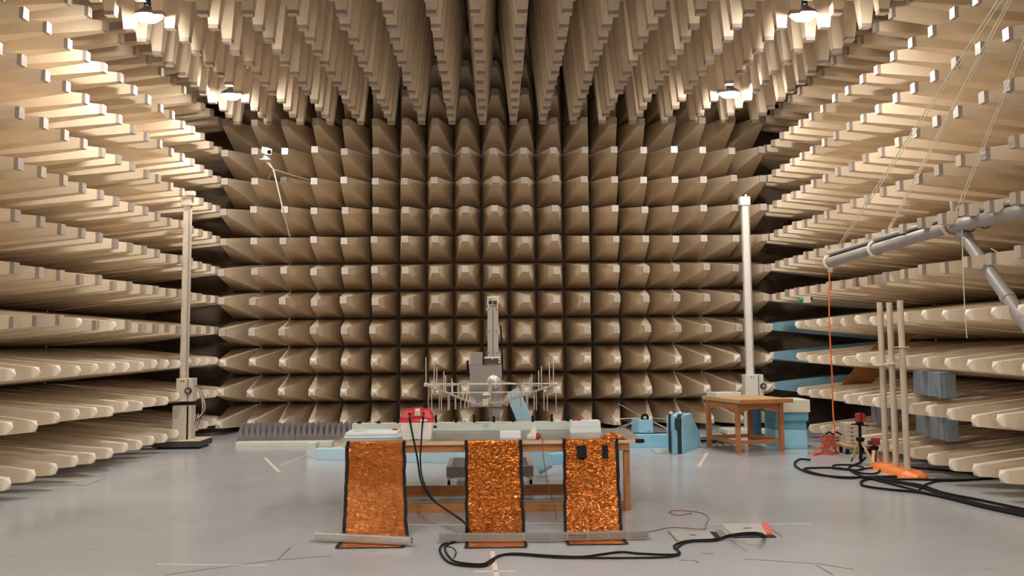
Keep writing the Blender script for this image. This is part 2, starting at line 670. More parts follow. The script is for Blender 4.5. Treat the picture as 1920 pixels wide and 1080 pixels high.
# floor joints
def strip(name, a, b, w, material, parent=None, z=0.001, h=0.002):
    a, b = Vector(a), Vector(b)
    a.z = b.z = z
    return M().beam(a, b, w, h).build(name, material, parent)


for pts in (((310, 1078), (520, 1050)), ((520, 1050), (620, 1043)), ((520, 1050), (545, 1026)),
            ((1395, 1048), (1540, 1058)), ((1540, 1058), (1600, 1068)), ((1530, 1060), (1562, 1078)), ((1272, 1051), (1304, 1051)),
            ((1304, 1051), (1309, 1056)), ((1315, 1037), (1340, 1039)), ((1448, 993), (1466, 1007))):
    strip('floor_seam', FL(*pts[0]), FL(*pts[1]), 0.012, 'seam', floor)
for pts in (((765, 984), (870, 984)), ((985, 981), (1055, 981)), ((295, 1058), (500, 1060)), ((1340, 983), (1520, 982)), ((1210, 853), (1340, 853))):
    strip('floor_seam', FL(*pts[0]), FL(*pts[1]), 0.012, 'seam_light', floor)

# ------------------------------------------------------------------ lamps
LAMP_LABELS = {
    (-1, 0): 'lit floodlight hanging at top left, the nearer one by the left wall',
    (-1, 1): 'lit floodlight in the far left corner, close to the back wall',
    (1, 0): 'lit floodlight hanging at top right, the nearer one by the right wall',
    (1, 1): 'lit floodlight in the far right corner, close to the back wall',
}


def floodlight(x, y, z, label, group):
    t = thing('floodlight', (x, y, z), label, 'lamp', group)
    M().cyl((x, y, z + 0.16), (x, y, z + 0.75), 0.018).build('suspension_rod', 'lamp_housing', t, smooth=True)
    M().box((x, y, z + 0.22), (0.085, 0.085, 0.13)).build('ballast_box', 'black', t, bevel=0.008)
    M().lathe((x, y, z), [(0.188, 0.028), (0.168, 0.075), (0.09, 0.13), (0.05, 0.165), (0.048, 0.165), (0.085, 0.122), (0.160, 0.067), (0.176, 0.028)],
              24).build('reflector', 'lamp_housing', t, smooth=True)
    M().lathe((x, y, z), [(0.168, 0.040), (0.160, 0.012), (0.120, -0.022), (0.05, -0.038), (0.001, -0.040)], 12).build('glass', 'lamp_glass', t, smooth=True)
    return t


for sx, x in ((-1, -4.55), (1, 4.21)):
    for k, y in enumerate((13.03, 17.28)):
        floodlight(x, y, ZC, LAMP_LABELS[(sx, k)], 'ceiling floodlights')
for x, ys in ((-4.55, (1.6, -2.2)), (-0.18, (5.3, 1.6, -2.2)), (4.21, (1.6, -2.2))):  # unseen lamps, added to light the front of the room
    for y in ys:
        floodlight(x, y, ZC, 'unseen floodlight added to brighten the room, among the ceiling pyramids above the camera', 'added floodlights out of view')

# ------------------------------------------------------------------ long work table
TZ = 0.74
TX0, TX1, TY0, TY1 = -1.66, 1.57, 10.60, 12.02
t = thing('work_table', ((TX0 + TX1) / 2, (TY0 + TY1) / 2, 0), 'long wooden work table with grey metal top and copper foil hanging from it', 'table')
M().span((TX0, TY0, TZ - 0.036), (TX1, TY1, TZ - 0.006)).build('tabletop', 'wood_pale', t, bevel=0.003)
M().span((TX0 + 0.02, TY0 + 0.012, TZ - 0.006), (TX1, TY1, TZ)).build('metal_sheet', 'sheet_metal', t, bevel=0.001)
M().span((TX0 + 0.17, TY0 + 0.05, TZ - 0.115), (TX1 - 0.14, TY0 + 0.085, TZ - 0.037)).build('apron', 'wood', t, bevel=0.003)
M().span((TX0 + 0.17, TY1 - 0.085, TZ - 0.115), (TX1 - 0.14, TY1 - 0.05, TZ - 0.037)).build('apron', 'wood', t, bevel=0.003)
for x in (TX0 + 0.17, TX1 - 0.175):
    M().span((x, TY0 + 0.09, TZ - 0.115), (x + 0.035, TY1 - 0.09, TZ - 0.037)).build('apron', 'wood', t, bevel=0.003)
LX = (TX0 + 0.135, TX1 - 0.165)
LY = (TY0 + 0.085, TY1 - 0.44)
for x in LX:
    for y in LY:
        M().span((x - 0.035, y - 0.035 + 0.04, 0), (x + 0.03, y + 0.035 + 0.04, TZ - 0.037)).build('leg', 'wood_v', t, bevel=0.004)
M().span((LX[0] + 0.03, LY[0] + 0.02, 0.0), (LX[1] - 0.035, LY[0] + 0.06, 0.088)).build('stretcher', 'wood', t, bevel=0.003)
M().span((LX[0] + 0.03, LY[1] + 0.02, 0.03), (LX[1] - 0.035, LY[1] + 0.06, 0.15)).build('stretcher', 'wood', t, bevel=0.003)
M().span((TX1 - 0.085, TY0 - 0.008, TZ - 0.033), (TX1 + 0.008, TY0 + 0.06, TZ + 0.003)).build('corner_guard', 'black', t, bevel=0.004)


# ------------------------------------------------------------------ copper foil sheets
def foil_profile(s, back, run):
    """path of a sheet: over the table, down the slope, out on the floor; s in metres along the sheet"""
    pts = [Vector((0, TY0 + back, TZ + 0.006)), Vector((0, TY0 - 0.01, TZ + 0.006)), Vector((0, TY0 - 0.05, TZ - 0.03)),
           Vector((0, TY0 - 0.40, TZ * 0.58)), Vector((0, TY0 - 0.80, TZ * 0.25)), Vector((0, TY0 - 1.17, 0.035)), Vector((0, TY0 - 1.30, 0.008)),
           Vector((0, TY0 - 1.30 - run, 0.008))]
    return pts


def resample(pts, n):
    P = [pts[0] * 2 - pts[1]] + pts + [pts[-1] * 2 - pts[-2]]
    dense = []
    for i in range(1, len(P) - 2):
        for k in range(20):
            q = k / 20
            p0, p1, p2, p3 = P[i - 1], P[i], P[i + 1], P[i + 2]
            dense.append(0.5 * ((2 * p1) + (p2 - p0) * q + (2 * p0 - 5 * p1 + 4 * p2 - p3) * q * q + (3 * p1 - p0 - 3 * p2 + p3) * q ** 3))
    dense.append(pts[-1])
    acc = [0]
    for a, b in zip(dense, dense[1:]):
        acc.append(acc[-1] + (b - a).length)
    out, j = [], 0
    for k in range(n + 1):
        s = acc[-1] * k / n
        while j < len(acc) - 2 and acc[j + 1] < s:
            j += 1
        u = (s - acc[j]) / max(1e-9, acc[j + 1] - acc[j])
        out.append(dense[j].lerp(dense[j + 1], min(1, max(0, u))))
    return out


from mathutils import noise as mnoise


NK = 190


def foil(xt, xb, back, run, seed, material, label, crinkle):
    cx = (xt[0] + xt[1]) / 2
    t = thing('copper_sheet', (cx, TY0 - 0.6, 0), label, 'foil sheet', 'copper foil sheets hanging from the work table')
    path = resample(foil_profile(0, back, run), NK)
    nu = 84

    def surf(u, k, lift=0.0, amp=1.0):
        p = path[k]
        q = path[min(k + 1, len(path) - 1)] - path[max(k - 1, 0)]
        q.normalize()
        nrm = Vector((0, q.z, -q.y))                  # outwards and upwards
        if nrm.z < 0:
            nrm = -nrm
        f = min(1, max(0, (TY0 - p.y) / 1.3))
        a = xt[0] + (xb[0] - xt[0]) * f
        b = xt[1] + (xb[1] - xt[1]) * f
        x = a + (b - a) * u
        k = k * 130 / NK
        x += 0.012 * mnoise.noise(Vector((k * 0.09, seed, u * 0.3)))
        w = mnoise.noise(Vector((x * 6 + seed, k * 0.22, 0))) * 0.010 + (0.5 - abs(mnoise.noise(Vector((x * 15, k * 0.42, seed))))) * 0.020 \
            + (0.5 - abs(mnoise.noise(Vector((x * 30, k * 0.85, seed + 3))))) * 0.010 - 0.012
        low = math.exp(-((k - 96) / 10) ** 2) * mnoise.noise(Vector((x * 3, k * 0.9, seed + 5))) * 0.018
        on_table = 1 if p.y < TY0 - 0.02 else 0.25
        floor_f = 1 if p.z > 0.05 else 0.25
        h = lift + (w * crinkle + low) * amp * on_table * floor_f
        if p.z < 0.02 or p.y > TY0 - 0.02:
            h = lift + abs(h - lift)
        return Vector((x, p.y, p.z)) + nrm * h

    mb = M()
    n = len(path)
    vs = [surf(i / nu, k) for k in range(n) for i in range(nu + 1)]
    fs = [(k * (nu + 1) + i, k * (nu + 1) + i + 1, (k + 1) * (nu + 1) + i + 1, (k + 1) * (nu + 1) + i) for k in range(n - 1) for i in range(nu)]
    mb.add(vs, fs).build('foil', material, t, smooth=True)
    for a, b in ((-0.035, 0.022), (0.978, 1.035)):
        mb = M()
        vs = [surf(a + (b - a) * i / 2, k, 0.003, 0.6) for k in range(n) for i in range(3)]
        fs = [(k * 3 + i, k * 3 + i + 1, (k + 1) * 3 + i + 1, (k + 1) * 3 + i) for k in range(n - 1) for i in range(2)]
        mb.add(vs, fs).build('edge_binding', 'black', t)
    mb = M()
    vs = [surf(i / 12 * 1.04 - 0.02, k, 0.003, 0.3) for k in (n - 2, n - 1) for i in range(13)]
    mb.add(vs, [(i, i + 1, 13 + i + 1, 13 + i) for i in range(12)]).build('edge_binding', 'black', t)
    return t, surf


def topx(px):
    return FL(px, 829, TZ).x


def botx(px):
    return FL(px, 1006).x


foil((topx(654), topx(756)), (botx(649), botx(764)), 0.10, 0.42, 1.0, 'copper_fine', 'finely crinkled copper foil sheet under the white slabs, leftmost of three', 0.4)
foil((topx(874), topx(976)), (botx(877), botx(981)), 0.06, 0.48, 2.3, 'copper', 'coarsely crumpled copper foil sheet at the middle of the work table', 0.75)
s3, surf3 = foil((topx(1061), topx(1161)), (botx(1060), botx(1165)), 0.16, 0.40, 4.1, 'copper', 'copper foil sheet with two black square patches near its top', 0.75)
for u0, u1, k0, k1 in ((0.23, 0.42, 25, 41), (0.72, 0.83, 25, 41)):
    vs = [surf3(u0 + (u1 - u0) * i / 4, k, 0.012, 0.2) for k in range(k0, k1 + 1) for i in range(5)]
    nk = k1 - k0
    M().add(vs, [(k * 5 + i, k * 5 + i + 1, (k + 1) * 5 + i + 1, (k + 1) * 5 + i) for k in range(nk) for i in range(4)]).build('patch', 'black', s3)
# crumpled tail of the foil on the table corner
mb = M()
c0 = FL(1150, 822, TZ)
nn = 16
vs = []
for j in range(nn + 1):
    for i in range(nn + 1):
        u, v = i / nn - 0.5, j / nn - 0.5
        e = max(0, 1 - (2 * abs(u)) ** 3) * max(0, 1 - (2 * abs(v)) ** 3)
        hz = e * (0.02 + 0.05 * abs(mnoise.noise(Vector((u * 7, v * 7, 3)))) + 0.02 * abs(mnoise.noise(Vector((u * 18, v * 18, 9)))))
        vs.append(Vector((c0.x + u * 0.26 + 0.02 * mnoise.noise(Vector((u * 6, v * 6, 1))), c0.y + v * 0.30, TZ + 0.012 + hz)))
mb.add(vs, [(j * (nn + 1) + i, j * (nn + 1) + i + 1, (j + 1) * (nn + 1) + i + 1, (j + 1) * (nn + 1) + i) for j in range(nn) for i in range(nn)])
mb.build('crumpled_tail', 'copper', s3)


# ------------------------------------------------------------------ bars that weigh the sheets down
def floor_bar(a, b, w, h, label, material='alu', z=0.022):
    a, b = Vector(a), Vector(b)
    mid = (a + b) / 2
    t = thing('floor_bar', (mid.x, mid.y, 0), label, 'metal bar', 'metal bars on the foil ends')
    d = (b - a).normalized()
    a.z = b.z = z + h / 2
    M().beam(a, b, w, h).build('profile', material, t, bevel=0.004)
    a2, b2 = a.copy(), b.copy()
    a2.z = b2.z = z - 0.004
    s = d.cross(Vector((0, 0, 1)))
    M().beam(a2 + s * (w * 0.35) - d * 0.03, b2 + s * (w * 0.35) + d * 0.03, w * 0.5, 0.006).build('flange', 'grey_metal', t)
    for k in range(2):
        M().cyl(b + d * 0.0005 + Vector((0, 0, (k - 0.5) * h * 0.45)), b + d * 0.004 + Vector((0, 0, (k - 0.5) * h * 0.45)), h * 0.14).build('end_hole', 'black', t)
    for k in range(1, 5):
        p = a.lerp(b, k / 5)
        M().box(p + Vector((0, 0, 0)), (0.004, w + 0.002, h + 0.002), (d, d.cross(Vector((0, 0, 1))), Vector((0, 0, 1)))).build('joint_line', 'plate_grey', t)
    return t


floor_bar(FL(590, 1016) + Vector((0, 0.02, 0)), FL(772, 1024), 0.06, 0.055, 'pale slotted aluminium bar lying on the end of the left copper sheet')
floor_bar(FL(824, 1017), FL(1021, 1016), 0.06, 0.055, 'grey metal bar across the end of the middle copper sheet', 'bar_grey')
floor_bar(FL(1025, 1016), FL(1215, 1011), 0.06, 0.055, 'grey metal bar across the end of the right copper sheet', 'bar_grey')

# ------------------------------------------------------------------ red and white case with two cables
c0 = FL(781, 825, TZ)
CX, CYf = c0.x, c0.y
t = thing('test_case', (CX, CYf + 0.13, TZ), 'white box with red lid and two black cables on the work table', 'case')


def frustum(mb, x0, x1, y0, y1, z0, z1, ix, iy):
    mb.add([(x0, y0, z0), (x1, y0, z0), (x1, y1, z0), (x0, y1, z0),
            (x0 + ix, y0 + iy, z1), (x1 - ix, y0 + iy, z1), (x1 - ix, y1 - iy, z1), (x0 + ix, y1 - iy, z1)],
           [(3, 2, 1, 0), (4, 5, 6, 7), (0, 1, 5, 4), (1, 2, 6, 5), (2, 3, 7, 6), (3, 0, 4, 7)])
    return mb


mb = M()
mb.add([(CX - 0.150, CYf + 0.012, TZ), (CX + 0.150, CYf + 0.012, TZ), (CX + 0.150, CYf + 0.25, TZ), (CX - 0.150, CYf + 0.25, TZ),
        (CX - 0.172, CYf, TZ + 0.185), (CX + 0.172, CYf, TZ + 0.185), (CX + 0.172, CYf + 0.27, TZ + 0.185), (CX - 0.172, CYf + 0.27, TZ + 0.185)],
       [(3, 2, 1, 0), (4, 5, 6, 7), (0, 1, 5, 4), (1, 2, 6, 5), (2, 3, 7, 6), (3, 0, 4, 7)])
mb.build('body', 'white_paint', t, bevel=0.006)
M().span((CX - 0.05, CYf + 0.006, TZ), (CX + 0.03, CYf + 0.02, TZ + 0.006)).build('base_slot', 'black', t)
lid = frustum(M(), CX - 0.182, CX + 0.182, CYf - 0.008, CYf + 0.278, TZ + 0.186, TZ + 0.225, 0.004, 0.003).build('lid', 'red', t, bevel=0.006)
frustum(M(), CX - 0.176, CX + 0.176, CYf - 0.004, CYf + 0.274, TZ + 0.225, TZ + 0.318, 0.04, 0.035).build('lid_crown', 'red', lid, bevel=0.01)
frustum(M(), CX - 0.055, CX + 0.075, CYf - 0.012, CYf + 0.20, TZ + 0.24, TZ + 0.335, 0.012, 0.01).build('lid_hump', 'red', lid, bevel=0.008)
M().box((CX + 0.012, CYf - 0.006, TZ + 0.292), (0.056, 0.03, 0.078)).build('latch', 'bright_metal', t, bevel=0.004)
M().box((CX + 0.012, CYf - 0.022, TZ + 0.282), (0.036, 0.006, 0.05)).build('latch_recess', 'display', t, bevel=0.002)
M().box((CX + 0.075, CYf - 0.010, TZ + 0.207), (0.075, 0.005, 0.026)).build('sticker', 'white_paint', t)
M().cyl((CX + 0.012, CYf - 0.012, TZ + 0.205), (CX + 0.012, CYf - 0.004, TZ + 0.205), 0.006).build('rivet', 'white_paint', t)
PLUG = ((CX - 0.075, 0.27), (CX + 0.07, 0.272))
for x, h in PLUG:
    M().cyl((x, CYf + 0.03, TZ + h + 0.012), (x + 0.005, CYf - 0.035, TZ + h - 0.035), 0.013, 0.010).build('plug', 'dark_metal', t, smooth=True)
    M().torus((x, CYf + 0.018, TZ + h), 0.016, 0.005, (0, 1, 0.4)).build('socket_ring', 'black', t, smooth=True)


def on_floor(pts, r):
    return [FL(x, y, r) for x, y in pts]


ca = [Vector((PLUG[0][0] + 0.005, CYf - 0.035, TZ + 0.235)), Vector((PLUG[0][0] + 0.02, CYf - 0.06, TZ + 0.15)), AT(776, 826, TY0 - 0.06), AT(783, 862, 10.45), AT(789, 900, 10.2),
      AT(806, 932, 9.95), AT(840, 958, 9.65), AT(866, 975, 9.40), AT(876, 990, 9.22), FL(873, 1004, 0.012), FL(852, 1016, 0.012),
      FL(829, 1022, 0.012), FL(826, 1036, 0.012), FL(846, 1056, 0.012), FL(900, 1062, 0.012), FL(922, 1054, 0.012), FL(934, 1043, 0.012), FL(965, 1038, 0.012),
      FL(1030, 1042, 0.012), FL(1090, 1044, 0.012), FL(1130, 1039, 0.012), FL(1165, 1035, 0.012), FL(1200, 1038, 0.012), FL(1262, 1040, 0.012), FL(1272, 1034, 0.012),
      FL(1264, 1023, 0.012), FL(1290, 1014, 0.012), FL(1340, 1011, 0.012), FL(1366, 1004, 0.02), FL(1390, 1000, 0.10), FL(1412, 999, 0.14), FL(1428, 1001, 0.09), FL(1435, 1006, 0.01)]
tag(M().tube(ca, 0.0095).build('power_cable', 'black_cable', smooth=True), 'black cable from the left socket of the red lid, looping to the hatch', 'cable')
cb = [Vector((PLUG[1][0] + 0.005, CYf - 0.035, TZ + 0.235)), Vector((PLUG[1][0] - 0.005, CYf - 0.06, TZ + 0.15)), AT(790, 826, TY0 - 0.07), AT(788, 862, 10.42), AT(793, 900, 10.14),
      AT(812, 936, 9.90), AT(846, 962, 9.60), AT(870, 980, 9.30), AT(879, 994, 9.16), FL(869, 1007, 0.012), FL(842, 1019, 0.012),
      FL(834, 1028, 0.012), FL(842, 1044, 0.012), FL(858, 1054, 0.012), FL(902, 1058, 0.012), FL(920, 1050, 0.012), FL(938, 1041, 0.012), FL(975, 1040, 0.012),
      FL(1040, 1045, 0.012), FL(1100, 1046, 0.012), FL(1180, 1046, 0.012), FL(1240, 1045, 0.012), FL(1266, 1042, 0.012), FL(1275, 1037, 0.012),
      FL(1270, 1027, 0.012), FL(1292, 1016, 0.012), FL(1338, 1014, 0.012), FL(1362, 1008, 0.02), FL(1388, 1003, 0.08), FL(1408, 1002, 0.11), FL(1424, 1004, 0.06), FL(1431, 1008, 0.01)]
tag(M().tube(cb, 0.0085).build('power_cable', 'black_cable', smooth=True), 'black cable from the right socket of the red lid, running to the floor hatch', 'cable')
tag(M().tube([FL(836, 1024, 0.034), FL(850, 1028, 0.02), FL(855, 1036, 0.008), FL(851, 1046, 0.008)], 0.005).build('cable_end', 'black_cable', smooth=True),
    'short thin black lead inside the cable loop before the middle sheet', 'cable')

# ------------------------------------------------------------------ things on the work table
a, b = FL(644, 823, TZ), FL(752, 821, TZ)
t = tag(M().span((a.x, a.y + 0.02, TZ + 0.002), (b.x, a.y + 0.50, TZ + 0.028)).build('foam_slab', 'white_foam', bevel=0.006), 'thin white foam slab lying flat on the table, under another slab', 'foam slab')
t = tag(M().span((a.x + 0.01, a.y + 0.03, TZ + 0.030), (b.x - 0.04, a.y + 0.46, TZ + 0.062)).build('foam_slab', 'white_foam', bevel=0.010), 'upper white foam slab on the left end of the work table', 'foam slab')
tag(M().box((a.x + 0.16, a.y + 0.22, TZ + 0.072), (0.14, 0.10, 0.018)).build('clear_tray', 'mint', bevel=0.006), 'small pale green tray on the white foam slabs', 'tray')
t = thing('clip_lead', (b.x - 0.06, a.y + 0.30, TZ + 0.063), 'red clip with a yellow lead on the white foam slab', 'clip')
M().box((b.x - 0.09, a.y + 0.30, TZ + 0.072), (0.06, 0.02, 0.016)).build('clip', 'red', t, bevel=0.004)
M().tube([(b.x - 0.07, a.y + 0.31, TZ + 0.075), (b.x - 0.02, a.y + 0.36, TZ + 0.13), (b.x + 0.015, a.y + 0.38, TZ + 0.16)], 0.005).build('lead', 'wood_pale', t, smooth=True)

BY = TY1 - 0.17
ba, bb = AT(660, 800, BY).x, AT(1072, 800, BY).x
t = thing('clip_beam', ((ba + bb) / 2, BY, TZ), 'long pale green foam beam with black clips along the back of the work table', 'beam')
M().span((ba, BY, TZ + 0.001), (bb, BY + 0.14, TZ + 0.088)).build('beam', 'mint', t, bevel=0.004)
M().span((ba, BY + 0.002, TZ + 0.0885), (bb, BY + 0.138, TZ + 0.096)).build('lit_top', 'cream_foam', t, bevel=0.002)  # cream layer paints the beam's top as lit
for i, px in enumerate((673, 709, 745, 817, 854, 889, 926, 962, 999, 1035, 1066)):
    x = AT(px, 800, BY).x
    h = 0.03 if px < 740 else (0.075 + 0.02 * (i % 2))
    tilt = 0.02 if px in (854,) else 0.0
    w = 0.045 if px < 740 else 0.028
    M().add([(x - w / 2, BY + 0.02, TZ + 0.09), (x + w / 2, BY + 0.02, TZ + 0.09), (x + w / 2, BY + 0.06, TZ + 0.09), (x - w / 2, BY + 0.06, TZ + 0.09),
             (x - w / 2 + tilt, BY + 0.02, TZ + 0.09 + h), (x + w / 2 + tilt, BY + 0.02, TZ + 0.09 + h), (x + w / 2 + tilt, BY + 0.06, TZ + 0.09 + h), (x - w / 2 + tilt, BY + 0.06, TZ + 0.09 + h)],
            [(3, 2, 1, 0), (4, 5, 6, 7), (0, 1, 5, 4), (1, 2, 6, 5), (2, 3, 7, 6), (3, 0, 4, 7)]).build('clip', 'black', t, bevel=0.003)
x = AT(815, 806, BY).x
M().box((x, BY - 0.012, TZ + 0.055), (0.05, 0.02, 0.022)).build('clamp', 'black', t, bevel=0.004)

a = FL(957, 822, TZ)
tag(M().span((a.x - 0.112, a.y, TZ), (a.x + 0.112, a.y + 0.16, TZ + 0.072)).build('foam_block', 'white_foam', bevel=0.006), 'small pale foam block alone on the bare metal tabletop', 'foam block')
a = FL(1098, 812, TZ)
tag(M().span((a.x - 0.17, a.y, TZ), (a.x + 0.175, a.y + 0.26, TZ + 0.066)).build('foam_block', 'white_foam', bevel=0.004), 'pale blue foam block at the bottom of the pair by the clip beam', 'foam block')
tag(M().span((a.x - 0.163, a.y + 0.006, TZ + 0.067), (a.x + 0.172, a.y + 0.25, TZ + 0.132)).build('foam_block', 'white_foam', bevel=0.004), 'pale blue foam block on top of the pair by the clip beam', 'foam block')
t = thing('small_tool', (a.x - 0.08, a.y + 0.1, TZ + 0.133), 'red handled tool lying on the stacked pale foam blocks', 'tool')
M().cyl((a.x - 0.14, a.y + 0.1, TZ + 0.146), (a.x - 0.04, a.y + 0.11, TZ + 0.146), 0.013).build('handle', 'dark_red', t, smooth=True)
M().cyl((a.x - 0.04, a.y + 0.11, TZ + 0.146), (a.x + 0.06, a.y + 0.12, TZ + 0.146), 0.006).build('shaft', 'grey_metal', t, smooth=True)

a = FL(1003, 826, TZ)
t = thing('sensor_probe', (a.x, a.y + 0.07, TZ), 'white cone shaped probe on the table with a thin red wire', 'probe')
M().lathe((a.x - 0.01, a.y + 0.08, TZ), [(0.055, 0), (0.062, 0.02), (0.058, 0.055), (0.030, 0.10), (0.022, 0.135), (0.010, 0.14)], 20).build('cone', 'white_paint', t, smooth=True)
M().cyl((a.x - 0.07, a.y + 0.05, TZ + 0.035), (a.x + 0.02, a.y + 0.02, TZ + 0.035), 0.035, 0.030).build('nozzle', 'cream_foam', t, smooth=True)
M().cyl((a.x + 0.02, a.y + 0.015, TZ + 0.045), (a.x + 0.055, a.y + 0.005, TZ + 0.045), 0.036, 0.026).build('brown_cap', 'dark_red', t, smooth=True)
w1 = [Vector((a.x + 0.05, a.y, TZ + 0.04)), Vector((a.x + 0.075, TY0 - 0.015, TZ + 0.02)), AT(1018, 850, TY0 - 0.06), AT(1024, 890, TY0 - 0.09), AT(1030, 920, TY0 - 0.12), AT(1040, 950, TY0 - 0.18), AT(1044, 985, 10.0),
      FL(1046, 1000, 0.004), FL(1080, 1004, 0.07), FL(1130, 1003, 0.004), FL(1165, 995, 0.004), FL(1215, 997, 0.004), FL(1260, 989, 0.004),
      FL(1318, 992, 0.004), FL(1323, 984, 0.004), FL(1328, 970, 0.004), FL(1312, 961, 0.004), FL(1275, 957, 0.004), FL(1254, 960, 0.004), FL(1272, 966, 0.004), FL(1298, 962, 0.004)]
tag(M().tube(w1, 0.004, n=6).build('thin_wire', 'thin_red', smooth=True), 'thin dark red wire from the white probe to the floor loop near the hatch', 'wire')

# ------------------------------------------------------------------ positioner mast on its trolley
PYc = 12.95
px0 = AT(926, 700, PYc).x
t = thing('antenna_mast', (px0, PYc, 0), 'grey antenna positioner mast on a wheeled trolley behind the work table', 'mast')


def zt(py, Y=PYc, px=926):
    return AT(px, py, Y).z


TXa, TXb = FL(838, 912).x, FL(1000, 912).x
TYa, TYb = 12.45, 13.45
ZF0, ZF1 = 0.13, 0.26
for y in (TYa, TYb - 0.06):
    M().span((TXa, y, ZF0), (TXb, y + 0.06, ZF1)).build('trolley_rail', 'grey_paint', t, bevel=0.004)
for x in (TXa, (TXa + TXb) / 2 - 0.03, TXb - 0.06):
    M().span((x, TYa + 0.061, ZF0 + 0.03), (x + 0.06, TYb - 0.061, ZF1)).build('trolley_rail', 'grey_paint', t, bevel=0.004)
M().span((px0 - 0.25, PYc - 0.2, ZF1), (px0 + 0.25, PYc + 0.25, ZF1 + 0.02)).build('base_plate', 'grey_metal', t, bevel=0.003)
for x in (TXa + 0.03, TXb - 0.03):
    for y in (TYa + 0.05, TYb - 0.05):
        c = M().cyl((x, y, 0.085), (x, y, ZF0), 0.02).build('caster', 'bright_metal', t, smooth=True)
        M().cyl((x - 0.016, y + 0.01, 0.05), (x + 0.016, y + 0.01, 0.05), 0.05, n=18).build('wheel', 'black', c, smooth=True)
cxl, cxr = AT(917, 780, PYc).x, AT(938, 780, PYc).x
M().span((cxl, PYc - 0.06, ZF1 + 0.02), (cxr, PYc + 0.08, zt(752))).build('column', 'grey_paint', t, bevel=0.004)
for s in (-1, 1):
    xe = cxl if s < 0 else cxr
    M().prism([(xe, PYc - 0.03, ZF1 + 0.02), (xe + s * 0.16, PYc - 0.03, ZF1 + 0.02), (xe, PYc - 0.03, ZF1 + 0.30)], (0, 0.03, 0)).build('gusset', 'grey_paint', t)
bx0, bx1 = AT(881, 700, PYc).x, AT(941, 700, PYc).x
M().span((bx0, PYc - 0.12, zt(762)), (bx1, PYc + 0.15, zt(684))).build('drive_housing', 'grey_paint', t, bevel=0.006)
M().span((AT(884, 670, PYc).x, PYc - 0.12, zt(684)), (AT(905, 670, PYc).x, PYc + 0.12, zt(660))).build('motor_box', 'grey_paint', t, bevel=0.004)
M().prism([AT(897, 703, PYc - 0.125), AT(914, 685, PYc - 0.125), AT(918, 685, PYc - 0.125), AT(900, 703, PYc - 0.125)], (0, 0.01, 0)).build('rib', 'grey_paint', t)
M().span((AT(908, 676, PYc).x, PYc - 0.14, zt(682)), (AT(937, 676, PYc).x, PYc + 0.1, zt(670))).build('clamp_block', 'dark_metal', t, bevel=0.004)
M().span((AT(908, 670, PYc).x, PYc - 0.15, zt(671.5)), (AT(938, 670, PYc).x, PYc - 0.1, zt(668.5))).build('clamp_bar', 'bright_metal', t, bevel=0.002)
for pp in ((923, 672), (936, 674), (936, 679)):
    p = AT(*pp, PYc - 0.15)
    M().cyl(p, p + Vector((0, 0.04, 0)), 0.011).build('bolt', 'bright_metal', t, smooth=True)
mx0, mx1 = AT(914, 620, PYc).x, AT(934.5, 620, PYc).x
mxm = (mx0 + mx1) / 2
M().span((mx0, PYc - 0.04, zt(672)), (mxm - 0.003, PYc + 0.03, zt(576))).build('mast_rail', 'grey_metal', t, bevel=0.003)
M().span((mxm + 0.003, PYc - 0.04, zt(672)), (mx1, PYc + 0.03, zt(576))).build('mast_rail', 'grey_metal', t, bevel=0.003)
M().span((mx0 + 0.01, PYc - 0.01, zt(672)), (mx1 - 0.01, PYc + 0.05, zt(576))).build('mast_spine', 'grey_paint', t)
for x0_, x1_ in ((mx0 + 0.004, mx0 + 0.016), (mx1 - 0.016, mx1 - 0.004)):
    M().span((x0_, PYc - 0.035, zt(576)), (x1_, PYc + 0.03, zt(557.5))).build('fork', 'bright_metal', t, bevel=0.002)
M().span((mx0, PYc - 0.035, zt(558.5)), (mx1, PYc + 0.03, zt(556))).build('fork_top', 'bright_metal', t, bevel=0.002)
M().cyl((mx0 + 0.012, PYc, zt(567)), (mx1 - 0.012, PYc, zt(567)), 0.022).build('pulley', 'dark_metal', t, smooth=True)
M().span((mxm - 0.006, PYc - 0.038, zt(576)), (mxm + 0.006, PYc - 0.02, zt(558))).build('fork_bar', 'grey_metal', t)
for yy in (580.5, 621.5, 662):
    for pp in (917, 931):
        p = AT(pp, yy, PYc - 0.042)
        M().cyl(p, p + Vector((0, 0.006, 0)), 0.0075).build('screw', 'black', t)
for pp in (917, 934):
    p = AT(pp, 785, PYc - 0.062)
    M().cyl(p, p + Vector((0, 0.006, 0)), 0.0085).build('screw', 'black', t)
p = AT(911, 580, PYc)
M().cyl(p, p + Vector((0.05, 0, 0)), 0.012).build('side_knob', 'bright_metal', t, smooth=True)
M().tube([AT(938, 610, PYc + 0.02), AT(940, 630, PYc), AT(941, 660, PYc), AT(942, 690, PYc), AT(942, 712, PYc)], 0.011).build('mast_cable', 'black_cable', t, smooth=True)
M().tube([AT(877, 676, PYc - 0.05), AT(876.5, 690, PYc - 0.05), AT(878, 702, PYc - 0.05), AT(884, 706, PYc - 0.05)], 0.014).build('motor_cable', 'black_cable', t, smooth=True)
fc = AT(925.5, 716, PYc - 0.125)
fl_ = M().lathe(fc + Vector((0, 0.005, 0)), [(0.092, 0), (0.092, 0.018), (0.080, 0.026), (0.03, 0.028)], 28, (0, -1, 0)).build('flange', 'bright_metal', t, smooth=True)
for k in range(8):
    an = math.pi * k / 4 + math.pi / 2
    q = fc + Vector((math.cos(an) * 0.06, -0.019, math.sin(an) * 0.06))
    M().cyl(q, q + Vector((0, -0.006, 0)), 0.007).build('flange_bolt', 'black', fl_)

